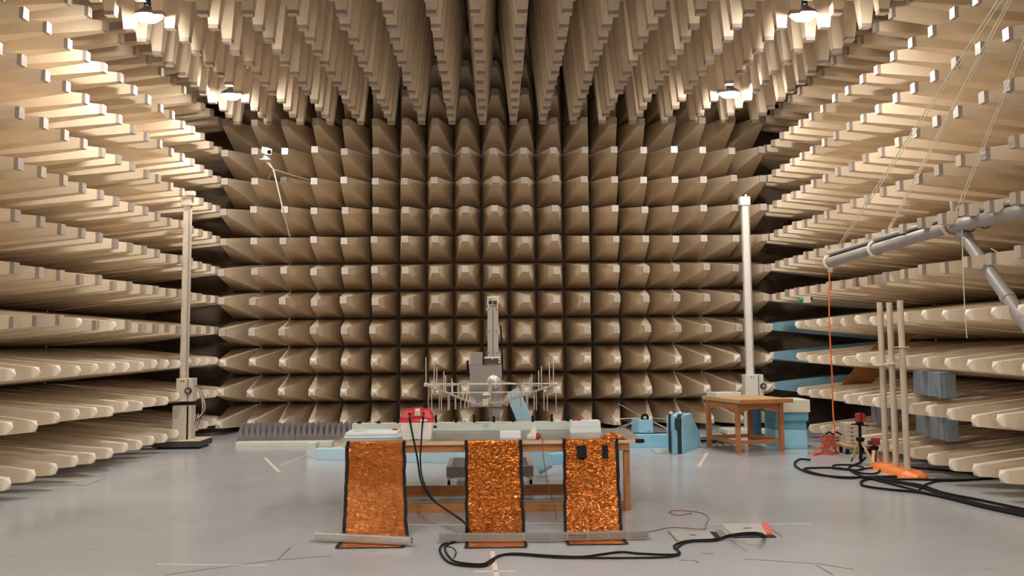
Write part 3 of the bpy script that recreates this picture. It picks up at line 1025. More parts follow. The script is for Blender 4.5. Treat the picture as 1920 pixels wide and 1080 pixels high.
# ------------------------------------------------------------------ log periodic antenna
YR, YF = 12.55, 11.55
RL, RR = AT(801, 722, YR), AT(1040, 721, YR)
FLp, FRp = AT(893, 758, YF), AT(938, 755, YF)
FC = AT(912, 755, YF - 0.03)
t = thing('log_periodic_antenna', (px0, (YR + YF) / 2, RL.z), 'v shaped log periodic antenna with vertical rods in front of the positioner mast', 'antenna')
M().beam(RL + Vector((-0.03, 0.02, 0.012)), RR + Vector((0.03, 0.02, 0.012)), 0.016, 0.016).build('crossbar', 'bright_metal', t)
M().beam(RL.lerp(FLp, 0.42), RR.lerp(FRp, 0.42), 0.012, 0.010).build('crossbar', 'bright_metal', t)
M().beam(RL.lerp(FLp, 0.14), AT(905, 716, YR + 0.1), 0.018, 0.014).build('support_arm', 'grey_metal', t)
M().beam(RR.lerp(FRp, 0.14), AT(940, 716, YR + 0.1), 0.018, 0.014).build('support_arm', 'grey_metal', t)
M().cyl(AT(921, 716, PYc - 0.155), AT(919, 724, YR), 0.035).build('mount_arm', 'grey_metal', t, smooth=True)
cb_ = AT(919, 724, YR)
M().beam(cb_, FC + Vector((0.03, 0.1, 0.03)), 0.05, 0.05).build('centre_boom', 'grey_metal', t, bevel=0.004)
for A, B, s in ((RL, FLp, -1), (RR, FRp, 1)):
    d = (B - A).normalized()
    n = d.cross(Vector((0, 0, 1))).normalized() * 0.017
    for q in (-1, 1):
        M().beam(A + n * q - d * 0.04, B + n * q, 0.012, 0.014).build('boom', 'bright_metal', t)
    M().box(A - d * 0.03, (0.05, 0.05, 0.05)).build('boom_end', 'bright_metal', t, bevel=0.005)
    M().beam(A.lerp(B, 0.16), A.lerp(B, 0.16) + Vector((-s * 0.02, -0.03, -0.06)), 0.03, 0.03).build('bracket', 'bright_metal', t)
    u = 0.0
    ln = 0.345
    k = 0
    ratio = 0.83
    while u < 0.97:
        p = A.lerp(B, u)
        for q in (-1, 1):
            zz = 1 if (q > 0) == (k % 2 == 0) else -1
            M().cyl(p + n * q, p + n * q + Vector((0, 0, zz * ln)), 0.0065 if ln > 0.12 else 0.005, n=7).build('rod', 'bright_metal', t, smooth=True)
        u += 0.115 * (1 - u) + 0.010
        ln = 0.345 * max(0.09, (1 - u * 0.93))
        k += 1
M().lathe(AT(912, 741, YF + 0.12), [(0.048, 0), (0.044, 0.018), (0.025, 0.032), (0.002, 0.036)], 18).build('radome_cap', 'white_paint', t, smooth=True)
M().box(FC + Vector((-0.01, 0.04, 0.0)), (0.07, 0.10, 0.07)).build('feed_block', 'pvc', t, bevel=0.008)
M().beam(FLp, FC + Vector((-0.02, 0.05, 0)), 0.02, 0.02).build('feed_link', 'grey_metal', t)
M().beam(FRp, FC + Vector((0.02, 0.05, 0)), 0.02, 0.02).build('feed_link', 'grey_metal', t)
M().tube([AT(948, 735, YR - 0.2), AT(950, 760, YR - 0.1), AT(949, 780, YR + 0.1), AT(950, 800, YR + 0.2)], 0.008).build('feed_cable', 'thin_red', t, smooth=True)


# ------------------------------------------------------------------ blue foam on the floor behind the table
def foam_beam(a, b, w, h, label, material='blue_foam_pale', z=0.0):
    a, b = Vector(a), Vector(b)
    a.z = b.z = z + h / 2
    return tag(M().beam(a, b, w, h).build('foam_beam', material, bevel=0.006), label, 'foam beam', 'pale blue foam beams on the floor')


fa, fb = FL(590, 862), FL(852, 869)
d = (fb - fa).normalized()
side = Vector((-d.y, d.x, 0))
foam_beam(fa + side * 0.06, fb + side * 0.06, 0.12, 0.17, 'pale blue foam beam at the front of the foam frame behind the table')
foam_beam(fa + side * 0.85 + d * 0.15, fb + side * 0.85, 0.12, 0.15, 'pale blue foam beam at the back of the foam frame by the grey spikes')
foam_beam(fa + side * 0.14 + d * 0.15, fa + side * 0.77 + d * 0.21, 0.12, 0.15, 'short pale blue foam beam closing the left end of the foam frame')
q = FL(575, 858)
tag(M().span((q.x, q.y, 0), (q.x + 0.14, q.y + 0.30, 0.22)).build('foam_block', 'mint', bevel=0.006), 'mint green foam block standing at the left corner of the foam frame', 'foam block')
pa, pb = FL(1012, 893), AT(950, 745, 14.3)
t_ = M()
wd = Vector((0.24, -0.10, 0.10)).normalized()
dv = (pb - pa).normalized()
wd = (wd - dv * wd.dot(dv)).normalized()
nv = dv.cross(wd).normalized()
c_ = (pa + pb) / 2 + wd * 0.10
c_.z += 0.03
tag(t_.box(c_, (0.20, (pb - pa).length, 0.06), (wd, dv, nv)).build('foam_plank', 'blue_plank', bevel=0.006), 'long blue foam plank leaning behind the antenna down to the floor', 'foam plank')
fa, fb = FL(1030, 872), FL(1062, 866)
foam_beam(fa + Vector((0, 0.1, 0)), fb + Vector((0.5, 0.1, 0)), 0.16, 0.15, 'blue foam beam behind the foot of the leaning plank', 'blue_foam')
fa, fb = FL(1175, 840), FL(1272, 838)
foam_beam(fa + Vector((0, 0.1, 0)), fb + Vector((0, 0.1, 0)), 0.18, 0.21, 'long blue foam beam on the floor right of the work table', 'blue_foam')
tag(M().tube([FL(1180, 838) + Vector((0, 0.1, 0.222)), FL(1215, 838) + Vector((0, 0.05, 0.222)), FL(1245, 838) + Vector((0, 0.13, 0.222)), FL(1266, 838) + Vector((0, 0.1, 0.222))], 0.008)
    .build('thin_cable', 'black_cable', smooth=True), 'thin black cable lying along the top of the blue foam beam', 'cable')

# blue cube with ring
a = FL(1198, 819)
t = thing('foam_cube', (a.x + 0.15, a.y + 0.15, 0), 'light blue foam cube carrying a small black ring', 'foam block')
M().prism([(a.x, a.y, 0), (a.x + 0.27, a.y + 0.0, 0), (a.x + 0.22, a.y + 0.32, 0), (a.x - 0.10, a.y + 0.28, 0)], (0, 0, 0.31)).build('block', 'blue_foam', t, bevel=0.006)
M().torus((a.x + 0.13, a.y + 0.08, 0.345), 0.055, 0.022, (0, 1, 0)).build('ring', 'black', t, smooth=True)
M().box((a.x + 0.19, a.y - 0.001, 0.10), (0.08, 0.003, 0.008)).build('print', 'navy', t)
# wire antenna behind the cube
c_ = Vector((a.x + 0.13, a.y + 0.20, 0.34))
t = thing('wire_antenna', (c_.x, c_.y, 0.31), 'thin wire antenna of crossed rods resting on the blue foam cube', 'antenna')
L1, L2 = AT(1159, 782, c_.y - 0.3), AT(1143, 786, c_.y - 0.2)
ends = [AT(1160, 757, c_.y), AT(1143, 786, c_.y), AT(1154, 804, c_.y), AT(1165, 803, c_.y)]
tips_l = AT(1160, 786, c_.y)
for e in ends:
    M().cyl(c_, e, 0.004, n=6).build('wire', 'string', t, smooth=True)
for i in range(4):
    M().cyl(ends[i], ends[(i + 1) % 4], 0.004, n=6).build('wire', 'dark_metal', t, smooth=True)
M().cyl(c_, tips_l, 0.006, n=6).build('rod', 'string', t, smooth=True)
for e in (AT(1262, 808, c_.y - 0.5), AT(1266, 812, c_.y - 0.7), AT(1264, 786, c_.y)):
    M().cyl(c_, e, 0.004, n=6).build('wire', 'string', t, smooth=True)
M().cyl(AT(1264, 771, c_.y), AT(1264, 788, c_.y), 0.004, n=6).build('wire', 'dark_metal', t, smooth=True)

# sloped foam block with straps
a, b = FL(1281, 851), FL(1314, 838)
t = thing('foam_wedge', ((a.x + b.x) / 2, (a.y + b.y) / 2, 0), 'sloping blue foam block with black straps hanging over its front edge', 'foam block')
u = (b - a)
u.z = 0
un = u.normalized()
wv = Vector((-un.y, un.x, 0)) * 0.26
if wv.x > 0:
    wv = -wv
hh = 0.60
M().prism([a, b, b + Vector((0, 0, 0.20)), a + u * 0.50 + Vector((0, 0, hh)), a + Vector((0, 0, hh - 0.01))], wv).build('block', 'blue_foam', t, bevel=0.012)
for s0, s1 in ((0.06, 0.30), (0.70, 0.86)):
    p0, p1 = a + wv * s0, a + wv * s1
    out = -un * 0.012
    M().add([p0 + out * 2, p1 + out * 2, p1 + out * 3 + Vector((0, 0, 0.36)), p0 + out * 3 + Vector((0, 0, 0.36)), p1 + out + Vector((0, 0, hh + 0.012)), p0 + out + Vector((0, 0, hh + 0.012)),
             p1 + un * 0.22 + Vector((0, 0, hh + 0.014)), p0 + un * 0.22 + Vector((0, 0, hh + 0.014)),
             p0 + out, p1 + out, p1 + out + Vector((0, 0, 0.36)), p0 + out + Vector((0, 0, 0.36))],
            [(0, 1, 2, 3), (3, 2, 4, 5), (5, 4, 6, 7), (9, 8, 11, 10), (1, 9, 10, 2), (8, 0, 3, 11)]).build('strap', 'navy', t)
pw = a + wv * 0.2 - un * 0.07
M().box(pw + Vector((0, 0, 0.47)), (0.10, 0.09, 0.20), (wv.normalized(), -un, Vector((0, 0, 1)))).build('pouch', 'navy', t, bevel=0.03)
M().tube([a + u * 0.5 + wv * 0.4 + Vector((0, 0, hh)), a + u * 0.72 + wv * 0.4 + Vector((0, 0, hh * 0.92)), a + u * 0.92 + wv * 0.2 + Vector((0, 0, hh * 0.62)), b + wv * 0.1 + Vector((0, 0, 0.30))], 0.016).build('strap', 'navy', t, smooth=True)
for k in (0.2, 0.75):
    M().lathe(a + wv * k + un * 0.05 + Vector((0, 0, hh + 0.012)), [(0.03, 0), (0.035, 0.02), (0.02, 0.04)], 12).build('buckle', 'white_paint', t, smooth=True)
p = [FL(1222, 843), FL(1264, 843), FL(1270, 850), FL(1231, 851)]
tag(M().prism([q + Vector((0, 0, 0.002)) for q in reversed(p)], (0, 0, 0.014)).build('floor_plate', 'plate', bevel=0.002), 'small pale plate lying on the floor before the sloping foam block', 'plate')

# ------------------------------------------------------------------ small wooden table on the right
ang = math.radians(14)
U, V = Vector((math.cos(ang), math.sin(ang), 0)), Vector((-math.sin(ang), math.cos(ang), 0))
O = FL(1385, 850)
TH = 0.845
t = thing('wooden_table', O + U * 0.36 + V * 0.45, 'small worn wooden table standing before the blue foam stack', 'table')
ax = (U, V, Vector((0, 0, 1)))
WW, DD = 0.76, 1.02


def lp(u, v, z):
    return O + U * u + V * v + Vector((0, 0, z))


M().box(lp(0.40, 0.46, TH - 0.03), (WW + 0.17, DD + 0.30, 0.06), ax).build('tabletop', 'ply', t, bevel=0.006)
M().box(lp(0.40, 0.46 - (DD + 0.30) / 2 - 0.012, TH - 0.032), (WW + 0.17, 0.022, 0.062), ax).build('edge_strip', 'wood', t, bevel=0.004)
for u, v in ((0, 0), (WW, 0), (0, DD), (WW, DD)):
    M().box(lp(u, v, (TH - 0.062) / 2), (0.068, 0.068, TH - 0.062), ax).build('leg', 'wood_v', t, bevel=0.005)


def arch(p0, p1, nrm):
    """apron board with an arched lower edge"""
    n = 12
    d = p1 - p0
    ptsu = [p0 + Vector((0, 0, TH - 0.062)), p1 + Vector((0, 0, TH - 0.062))]
    low = []
    for i in range(n + 1):
        s = i / n
        e = abs(2 * s - 1) ** 3
        low.append(p1 + (p0 - p1) * s + Vector((0, 0, TH - 0.16 - 0.07 * e)))
    return M().prism(ptsu + low, nrm * 0.028)


arch(lp(0.044, -0.012, 0), lp(WW - 0.044, -0.012, 0), V).build('apron', 'wood', t)
arch(lp(0.044, DD - 0.012, 0), lp(WW - 0.044, DD - 0.012, 0), V).build('apron', 'wood', t)
arch(lp(-0.014, 0.044, 0), lp(-0.014, DD - 0.044, 0), U).build('apron', 'wood', t)
arch(lp(WW - 0.014, 0.044, 0), lp(WW - 0.014, DD - 0.044, 0), U).build('apron', 'wood', t)
M().box(lp(WW / 2, 0, 0.165), (WW - 0.09, 0.035, 0.06), ax).build('stretcher', 'wood', t, bevel=0.003)
M().box(lp(0, DD / 2, 0.165), (0.035, DD - 0.09, 0.06), ax).build('stretcher', 'wood', t, bevel=0.003)
M().box(lp(WW, DD / 2, 0.165), (0.035, DD - 0.09, 0.06), ax).build('stretcher', 'wood', t, bevel=0.003)
M().box(lp(WW / 2, DD, 0.165), (WW - 0.09, 0.035, 0.06), ax).build('stretcher', 'wood', t, bevel=0.003)
mb = M()
tc_ = lp(0.18, 0.80, TH)
t = thing('foam_tray', tc_, 'shallow white foam tray on the far corner of the small wooden table', 'tray')
M().box(tc_ + Vector((0, 0, 0.010)), (0.46, 0.34, 0.018), ax).build('tray_floor', 'white_paint', t)
for du, dv_, sx, sy in ((0, -0.155, 0.46, 0.035), (0, 0.155, 0.46, 0.035), (-0.2125, 0, 0.035, 0.274), (0.2125, 0, 0.035, 0.274)):
    M().box(tc_ + U * du + V * dv_ + Vector((0, 0, 0.045)), (sx, sy, 0.05), ax).build('rim', 'white_paint', t, bevel=0.003)

# ------------------------------------------------------------------ stack of blue foam blocks
fa, fb = FL(1464, 841), FL(1507, 838)
yb = fa.y
GRP = 'blue foam blocks stacked beside the wooden table'
zs = [(0.0, 0.30, 'blue_foam', 0.0, 'light blue foam block at the bottom of the stack by the table'),
      (0.302, 0.44, 'blue_foam_mid', 0.005, 'dark blue foam block, second from the bottom of the stack'),
      (0.442, 0.585, 'blue_foam_teal', -0.03, 'mid blue foam block just under the cream one'),
      (0.587, 0.79, 'cream_foam', -0.06, 'cream coloured foam block on top of the blue stack')]
mat('blue_foam_teal', (0.14, 0.36, 0.47), rough=0.75, var=0.06, scale=5)
mat('blue_foam_light', (0.32, 0.64, 0.82), rough=0.75, var=0.06, scale=5)
for z0, z1, m_, off, lab in zs:
    mm = 'blue_foam_light' if m_ == 'blue_foam' else m_
    tag(M().span((fa.x - 0.08, yb + off, z0), (fb.x - off * 0.8, yb + 0.65, z1)).build('foam_block', mm, bevel=0.008), lab, 'foam block', GRP)
q = AT(1421, 838, 17.35)
tag(M().span((q.x, 17.35, 0), (fa.x - 0.095, 17.75, 0.62)).build('foam_block', 'blue_foam_shade', bevel=0.008), 'blue foam slab coloured very dark as shade, upright behind the small wooden table', 'foam block')  # dark colour stands in for the shaded left side of the stack


# ------------------------------------------------------------------ tall masts
def tall_mast(px_pole, px_top, py_top, Y, label, half, brk, housing, knob, right_side):
    base = AT(px_pole, 700, Y)
    x = base.x
    t = thing('tall_mast', (x, Y, 0), label, 'mast', 'tall white masts')
    ztop = AT(px_top, py_top, Y).z
    z_b0, z_b1 = AT(px_pole, brk[3], Y).z, AT(px_pole, brk[2], Y).z
    M().span((x - half, Y - half, z_b0), (x + half, Y + half, ztop)).build('pole', 'white_paint' if right_side else 'ivory', t, bevel=0.008)
    M().span((x + half - 0.022, Y - half - 0.006, z_b0), (x + half + 0.004, Y - half, ztop - 0.02)).build('toothed_strip', 'grey_metal', t)
    hd = M().box((x - 0.01, Y, ztop + 0.005), (half * 2 + 0.07, half * 2 + 0.05, 0.17)).build('head', 'white_paint' if right_side else 'ivory', t, bevel=0.01)
    M().cyl((x + 0.02, Y, ztop + 0.09), (x + 0.03, Y, ztop + 0.14), 0.022).build('head_pin', 'white_paint', hd, smooth=True)
    X = lambda p: AT(p, 720, Y).x
    M().span((X(brk[0]), Y - 0.15, z_b0), (X(brk[1]), Y + 0.12, z_b1)).build('carriage', 'white_paint' if right_side else 'ivory', t, bevel=0.008)
    for k in (0.32, 0.46):
        xx = X(brk[0]) + (X(brk[1]) - X(brk[0])) * k * (1 if True else 1)
        M().cyl((xx, Y - 0.156, z_b1 - 0.05), (xx, Y - 0.149, z_b1 - 0.05), 0.012).build('bolt', 'black', t)
    M().span((X(brk[0]) + (X(brk[1]) - X(brk[0])) * 0.70, Y - 0.156, z_b0 + 0.01), (X(brk[0]) + (X(brk[1]) - X(brk[0])) * 0.74, Y - 0.149, z_b1 - 0.01)).build('groove', 'dark_metal', t)
    kp = AT(knob[0], knob[1], Y - 0.2)
    kb = M().cyl(kp + Vector((0, 0.10, 0)), kp, 0.062, 0.058, n=20).build('motor', 'dark_metal', t, smooth=True)
    M().cyl(kp, kp + Vector((0, -0.012, 0)), 0.03, n=16).build('motor_cap', 'grey_metal', kb, smooth=True)
    zh = AT(px_pole, housing[2], Y).z
    M().span((X(housing[0]), Y - 0.11, 0.10), (X(housing[1]), Y + 0.13, zh)).build('lower_column', 'white_paint' if right_side else 'ivory', t, bevel=0.006)
    M().span((X(housing[1]) - 0.085, Y - 0.116, 0.10), (X(housing[1]) - 0.055, Y - 0.109, zh)).build('slot', 'dark_hole', t)
    return t, x


t, mxl = tall_mast(345.5, 352.5, 378, 17.79, 'tall ivory mast standing among the left wall pyramids', 0.063, (335, 366, 709, 752), (328, 364, 760), (352, 733), False)
M().span((mxl - 0.42, 17.45, 0.03), (mxl + 0.40, 18.2, 0.13)).build('base_platform', 'dark_metal', t, bevel=0.01)
M().span((mxl - 0.42, 17.45, 0.13), (mxl + 0.40, 18.2, 0.142)).build('platform_deck', 'ivory', t, bevel=0.003)
for x in (mxl - 0.33, mxl + 0.32):
    for y in (17.55, 18.1):
        M().cyl((x, y, 0), (x, y, 0.03), 0.035).build('foot', 'black', t)
for k in range(5):
    dx = 0.02 * k
    M().tube([AT(366, 722, 17.65), AT(374 + k, 735, 17.62), AT(378 + k * 2, 755 + 3 * k, 17.6), AT(380 - 3 * k, 772 + k * 4, 17.62), AT(372, 795 - k * 6, 17.65), AT(369 - k, 805 - k * 2, 17.65)], 0.008).build('loose_cable', 'string' if k % 2 else 'dark_metal', t, smooth=True)
M().span((mxl - 0.02, 17.68, AT(352, 366, 17.79).z - 0.02), (mxl + 0.14, 17.79, AT(352, 366, 17.79).z + 0.06)).build('head_bracket', 'ivory', t, bevel=0.006)

t, mxr = tall_mast(1406, 1398, 378, 19.25, 'tall white mast with a clamp, standing near the right back corner', 0.066, (1394, 1428, 702, 742), (1396, 1421, 742), (1432, 724), True)
M().span((mxr - 0.55, 18.9, 0.02), (mxr + 0.25, 19.6, 0.10)).build('base_platform', 'white_paint', t, bevel=0.008)
for x in (mxr - 0.45, mxr + 0.15):
    M().cyl((x, 19.0, 0), (x, 19.0, 0.02), 0.03).build('foot', 'black', t)
tg = FL(1345, 826)
t = thing('cable_tangle', tg, 'dark cables tangled on the floor behind the small wooden table', 'cable heap')
for k in range(4):
    pts = [FL(1314 + i * 9 + random.uniform(-4, 4), 826 + random.uniform(-5, 5), 0.02 + 0.05 * random.random()) for i in range(8)]
    M().tube(pts, 0.012).build('cable', 'black_cable', t, smooth=True)

# ------------------------------------------------------------------ grey spiked absorber panels and the plinth board
ga = FL(447, 826)
gy = ga.y - 0.08
spike_me = None
PW = 0.525
for j in range(1):
    for i in range(8):
        x0 = ga.x + i * (PW + 0.006)
        y0 = gy + j * (PW + 0.006)
        ordn = ['first', 'second', 'third', 'fourth', 'fifth', 'sixth', 'seventh', 'eighth'][i]
        lab = 'grey spiked foam panel by the back wall, %s from the left end' % ordn
        t = thing('spiked_panel', (x0 + PW / 2, y0 + PW / 2, 0), lab, 'foam panel', 'grey spiked foam panels')
        M().span((x0, y0, 0.0), (x0 + PW, y0 + PW, 0.075)).build('base', 'grey_foam', t)
        pit = PW / 5
        if spike_me is None:
            h = pit / 2 * 0.98
            spike_me = mesh_of('spike', ([(-h, -h, 0), (h, -h, 0), (h, h, 0), (-h, h, 0), (0.006, 0, 0.235), (-0.006, 0, 0.235)],
                                         [(3, 2, 1, 0), (0, 1, 4, 5), (1, 2, 4), (2, 3, 5, 4), (3, 0, 5)]), 'grey_foam')
        for a_ in range(5):
            for b_ in range(5):
                o = bpy.data.objects.new('spike', spike_me)
                col.objects.link(o)
                o.parent = t
                o.location = (-PW / 2 + pit * (a_ + 0.5), -PW / 2 + pit * (b_ + 0.5), 0.075)
pa, pb = FL(444, 837), FL(622, 836)
tag(M().span((pa.x, min(pa.y, pb.y) - 0.02, 0), (pb.x, min(pa.y, pb.y) + 0.24, 0.075)).build('plinth_board', 'cream_foam', bevel=0.006), 'long cream foam board on the floor before the grey spiked panels', 'board')

# ------------------------------------------------------------------ security camera on the back wall
YC = 19.0
cc = AT(500, 283, YC)
t = thing('security_camera', AT(499, 301, YC), 'white security camera on a bracket before the upper back wall pyramids', 'camera')
dvec = Vector((0.55, -0.75, -0.30)).normalized()
xs_ = dvec.cross(Vector((0, 0, 1))).normalized()
M().box(cc, (0.12, 0.24, 0.12), (xs_, dvec, xs_.cross(dvec))).build('housing', 'white_paint', t, bevel=0.01)
M().cyl(cc + dvec * 0.119, cc + dvec * 0.126, 0.038, n=18).build('lens', 'black', t, smooth=True)
dm = AT(499, 299, YC)
M().lathe(dm, [(0.075, 0.0), (0.075, 0.03), (0.06, 0.07), (0.03, 0.09), (0.01, 0.09)], 18).build('pan_head', 'grey_metal', t, smooth=True)
M().box(dm + Vector((0, 0, -0.006)), (0.20, 0.15, 0.012)).build('plate', 'white_paint', t)
jn = AT(513, 318, YC + 0.1)
for s in (-0.03, 0.03):
    M().cyl(dm + Vector((s, 0, -0.01)), jn, 0.010).build('arm', 'ivory', t, smooth=True)
M().cyl(jn, AT(530, 390, YC + 0.25), 0.014).build('arm', 'ivory', t, smooth=True)
M().cyl(AT(530, 390, YC + 0.25), AT(543, 443, YC + 0.7), 0.012).build('arm', 'ivory', t, smooth=True)
M().cyl(jn, AT(580, 338, YC + 1.2), 0.014).build('arm', 'pvc', t, smooth=True)
M().cyl(jn, AT(503, 335, YC + 0.9), 0.014).build('arm', 'pvc', t, smooth=True)

# ------------------------------------------------------------------ pipe arm on the right
PA, PB, PC = AT(1556, 492, 15.5), AT(1787, 424, 12.35), AT(1960, 388, 10.1)
t = thing('pipe_arm', PC, 'grey pipe boom held by cords before the right wall pyramids', 'pipe boom')
M().cyl(PA, PB, 0.080, 0.082, n=18).build('pipe', 'pipe_grey', t, smooth=True)
M().cyl(PB, PC, 0.086, 0.086, n=18).build('pipe', 'pipe_grey', t, smooth=True)
upo = Vector((0, 0, 0.125))
M().tube([PA + upo, PA.lerp(PB, 0.5) + upo, PB + upo, PC + upo], 0.035, n=10, smooth=1).build('conduit', 'pipe_grey', t, smooth=True)
M().tube([PA + Vector((-0.02, -0.05, 0.085)), PA.lerp(PB, 0.5) + Vector((-0.02, -0.05, 0.08)), PB + Vector((-0.02, -0.05, 0.088)), PC + Vector((-0.02, -0.05, 0.085))], 0.012, n=8, smooth=1).build('cable', 'black_cable', t, smooth=True)
dd = (PB - PA).normalized()
for k, s in ((0.0, 1.0), (0.42, 1.15), (0.985, 1.3)):
    p = PA.lerp(PB, k)
    c = M().torus(p, 0.098 * s ** 0.5, 0.024, dd).build('collar', 'ivory', t, smooth=True)
    M().box(p + Vector((0, 0, 0.13)), (0.05, 0.06, 0.13)).build('eyelet', 'ivory', c, bevel=0.008)
M().box(PA + Vector((0, 0, -0.02)), (0.05, 0.09, 0.28)).build('end_fitting', 'white_paint', t, bevel=0.01)
J = AT(1806, 440, 12.15)
K = AT(1935, 622, 10.6)
M().cyl(J, K, 0.074, 0.078, n=18).build('brace', 'pipe_grey', t, smooth=True)
dk = (K - J).normalized()
M().cyl(J.lerp(K, 0.66), J.lerp(K, 0.70), 0.086, n=18).build('sleeve', 'pipe_grey', t, smooth=True)
M().cyl(J - dk * 0.03, J + dk * 0.10, 0.09, n=18).build('elbow', 'pipe_grey', t, smooth=True)
M().torus(AT(1817, 421, 11.95), 0.088, 0.008, (PC - PB)).build('ring', 'dark_metal', t, smooth=True)
M().torus(AT(1846, 414, 11.55), 0.088, 0.008, (PC - PB)).build('ring', 'dark_metal', t, smooth=True)
M().box(PB + Vector((0.02, 0, 0.24)), (0.07, 0.07, 0.14)).build('pulley_block', 'grey_metal', t, bevel=0.008)


def cord(pts, r, label, material='string', name='cord', group='cords of the pipe boom'):
    return tag(M().tube(pts, r, n=6).build(name, material, smooth=True), label, 'cord', group)


def cord_to(p0, p1, k, r=0.006):
    return [p0.lerp(p1, i / k) for i in range(k + 1)]


e1, e2 = AT(1897, -40, 9.0), AT(1905, -40, 8.96)
cord(cord_to(AT(1572, 460, 15.4), e1, 4), 0.008, 'pale cord running from the tip of the pipe boom up to the ceiling')
cord(cord_to(AT(1576, 461, 15.4), e2, 4), 0.007, 'second pale cord beside the one at the pipe boom tip')
e3, e4 = AT(1912, -40, 8.9), AT(1918, -40, 8.86)
cord(cord_to(AT(1664, 432, 14.15), e3, 4), 0.008, 'pale cord from the middle collar of the pipe boom to the ceiling')
cord(cord_to(AT(1668, 432, 14.15), e4, 4), 0.007, 'second pale cord from the middle collar of the pipe boom')
cord(cord_to(AT(1792, 398, 12.3), AT(1960, -30, 8.6), 4), 0.005, 'pale cord from the pulley block on the pipe boom to the ceiling')
cord(cord_to(AT(1797, 398, 12.3), AT(1966, -30, 8.6), 4), 0.005, 'second pale cord from the pulley block of the pipe boom')
cord([AT(1803, 365, 12.1), AT(1804, 440, 12.0), AT(1808, 560, 12.0), AT(1813, 634, 12.0)], 0.006, 'pale cord hanging straight down beside the brace pipe')
cord([AT(1858, 466, 11.2), AT(1890, 484, 11.0), AT(1940, 508, 10.8)], 0.005, 'pale cord stretched to the right behind the brace pipe')

# orange rope and its heap
rt = PA + Vector((-0.02, -0.03, -0.12))
cord([rt, AT(1555, 600, 15.45), AT(1560, 700, 15.4), AT(1562, 770, 15.4), AT(1566, 815, 15.35), FL(1568, 848, 0.02)], 0.012, 'orange rope hanging from the end of the pipe boom to the floor', 'orange_rope', 'rope', None)
hp = FL(1562, 850)
t = thing('rope_heap', hp, 'heap of red cable coils on the floor beneath the hanging orange rope', 'cable heap')
for k in range(7):
    pts = []
    r0 = random.uniform(0.05, 0.16)
    ph = random.uniform(0, 6.28)
    for i in range(15):
        an = ph + i * 0.62
        pts.append(hp + Vector((-0.04 + math.cos(an) * r0 * random.uniform(0.7, 1.2), math.sin(an) * r0 * 0.8, max(0.008, 0.17 + 0.16 * math.sin(an * 1.1 + k) - 0.02 * k))))
    M().tube(pts, 0.0055, n=6, smooth=4).build('coil', 'red_cable', t, smooth=True)
for k in range(6):
    M().tube([hp + Vector((0, 0, 0.25 - 0.03 * k)), hp + Vector((-0.10 - 0.03 * k, -0.05, 0.10)), hp + Vector((-0.22 - 0.04 * k, -0.08 - 0.05 * k, 0.01)), hp + Vector((-0.40 + 0.05 * k, -0.02 * k, 0.01)),
              hp + Vector((-0.12, -0.12 - 0.05 * k, 0.01))], 0.006, n=6).build('coil', 'red_cable', t, smooth=True)
for k in range(4):
    M().cyl(hp + Vector((-0.12 + 0.06 * k, -0.03, 0.30 + 0.03 * (k % 2))), hp + Vector((-0.05 + 0.06 * k, -0.05, 0.34 - 0.05 * (k % 2))), 0.012, n=8).build('connector', 'black', t, smooth=True)

# ------------------------------------------------------------------ PVC poles on the orange foot
pos = [FL(1662, 868, 0.08), FL(1680.5, 875, 0.08), FL(1701.5, 882, 0.08)]
tops = [AT(1650, 567, pos[0].y).z, AT(1668, 567, pos[1].y).z, AT(1692, 563, pos[2].y).z]
labs = ('cream plastic pole on the orange foot, the left one of three', 'cream plastic pole on the orange foot, the middle one of three', 'cream plastic pole on the orange foot, the right one of three')
for i, (p, z, lb) in enumerate(zip(pos, tops, labs)):
    t = thing('plastic_pole', p + Vector((0, 0, 0.006)), lb, 'pole', 'cream plastic poles')
    M().cyl(p + Vector((0, 0, 0.0085)), Vector((p.x, p.y, z)), 0.041, n=18).build('tube', 'pvc', t, smooth=True)
    zr = AT(1665, [685, 683, 652][i], p.y).z
    M().lathe((p.x, p.y, zr), [(0.042, 0), (0.105, 0.002), (0.105, 0.010), (0.042, 0.012)], 20).build('ring_plate', 'white_paint', t, smooth=True)
t = thing('orange_foot', (pos[1].x, pos[1].y, 0), 'orange plastic foot under the three cream poles', 'stand foot')
q0, q1 = pos[0] + Vector((0, 0.22, 0)), pos[2] + Vector((0.04, -0.30, 0))
prof = [(-0.19, 0.0), (0.19, 0.0), (0.16, 0.05), (0.09, 0.085), (-0.09, 0.085), (-0.16, 0.05)]
dr = (q1 - q0)
dr.z = 0
dn = dr.normalized()
sn = Vector((dn.y, -dn.x, 0))
rings = []
for s, sc in ((0, 0.75), (0.06, 1), (0.85, 1), (0.94, 0.7), (1.0, 0.35)):
    c = q0 + dr * s
    rings.append([Vector((c.x, c.y, 0)) + sn * (a_ * sc) + Vector((0, 0, b_ * (0.3 + 0.7 * sc))) for a_, b_ in prof])
M().rings(rings).build('shell', 'orange_plastic', t, bevel=0.006)
for p in pos:
    M().lathe((p.x, p.y, 0.083), [(0.056, 0), (0.056, 0.004), (0.044, 0.005)], 16).build('socket', 'orange_plastic', t, smooth=True)


# ------------------------------------------------------------------ tripods, drawers, dolly
def tripod(c, hz, feet, label, wood=True):
    t = thing('tripod', (c.x, c.y, 0), label, 'tripod')
    top = Vector((c.x, c.y, hz))
    for f in feet:
        k = M().beam(top + (f - top).normalized() * 0.02, top.lerp(f, 0.82), 0.038, 0.026).build('leg', 'wood_pale', t, bevel=0.004)
        M().cyl(top.lerp(f, 0.80), f, 0.014, 0.008, n=8).build('foot', 'black', t, smooth=True)
    M().lathe((c.x, c.y, hz - 0.05), [(0.035, 0), (0.06, 0.03), (0.06, 0.06), (0.02, 0.07)], 14).build('crown', 'black', t, smooth=True)
    return t


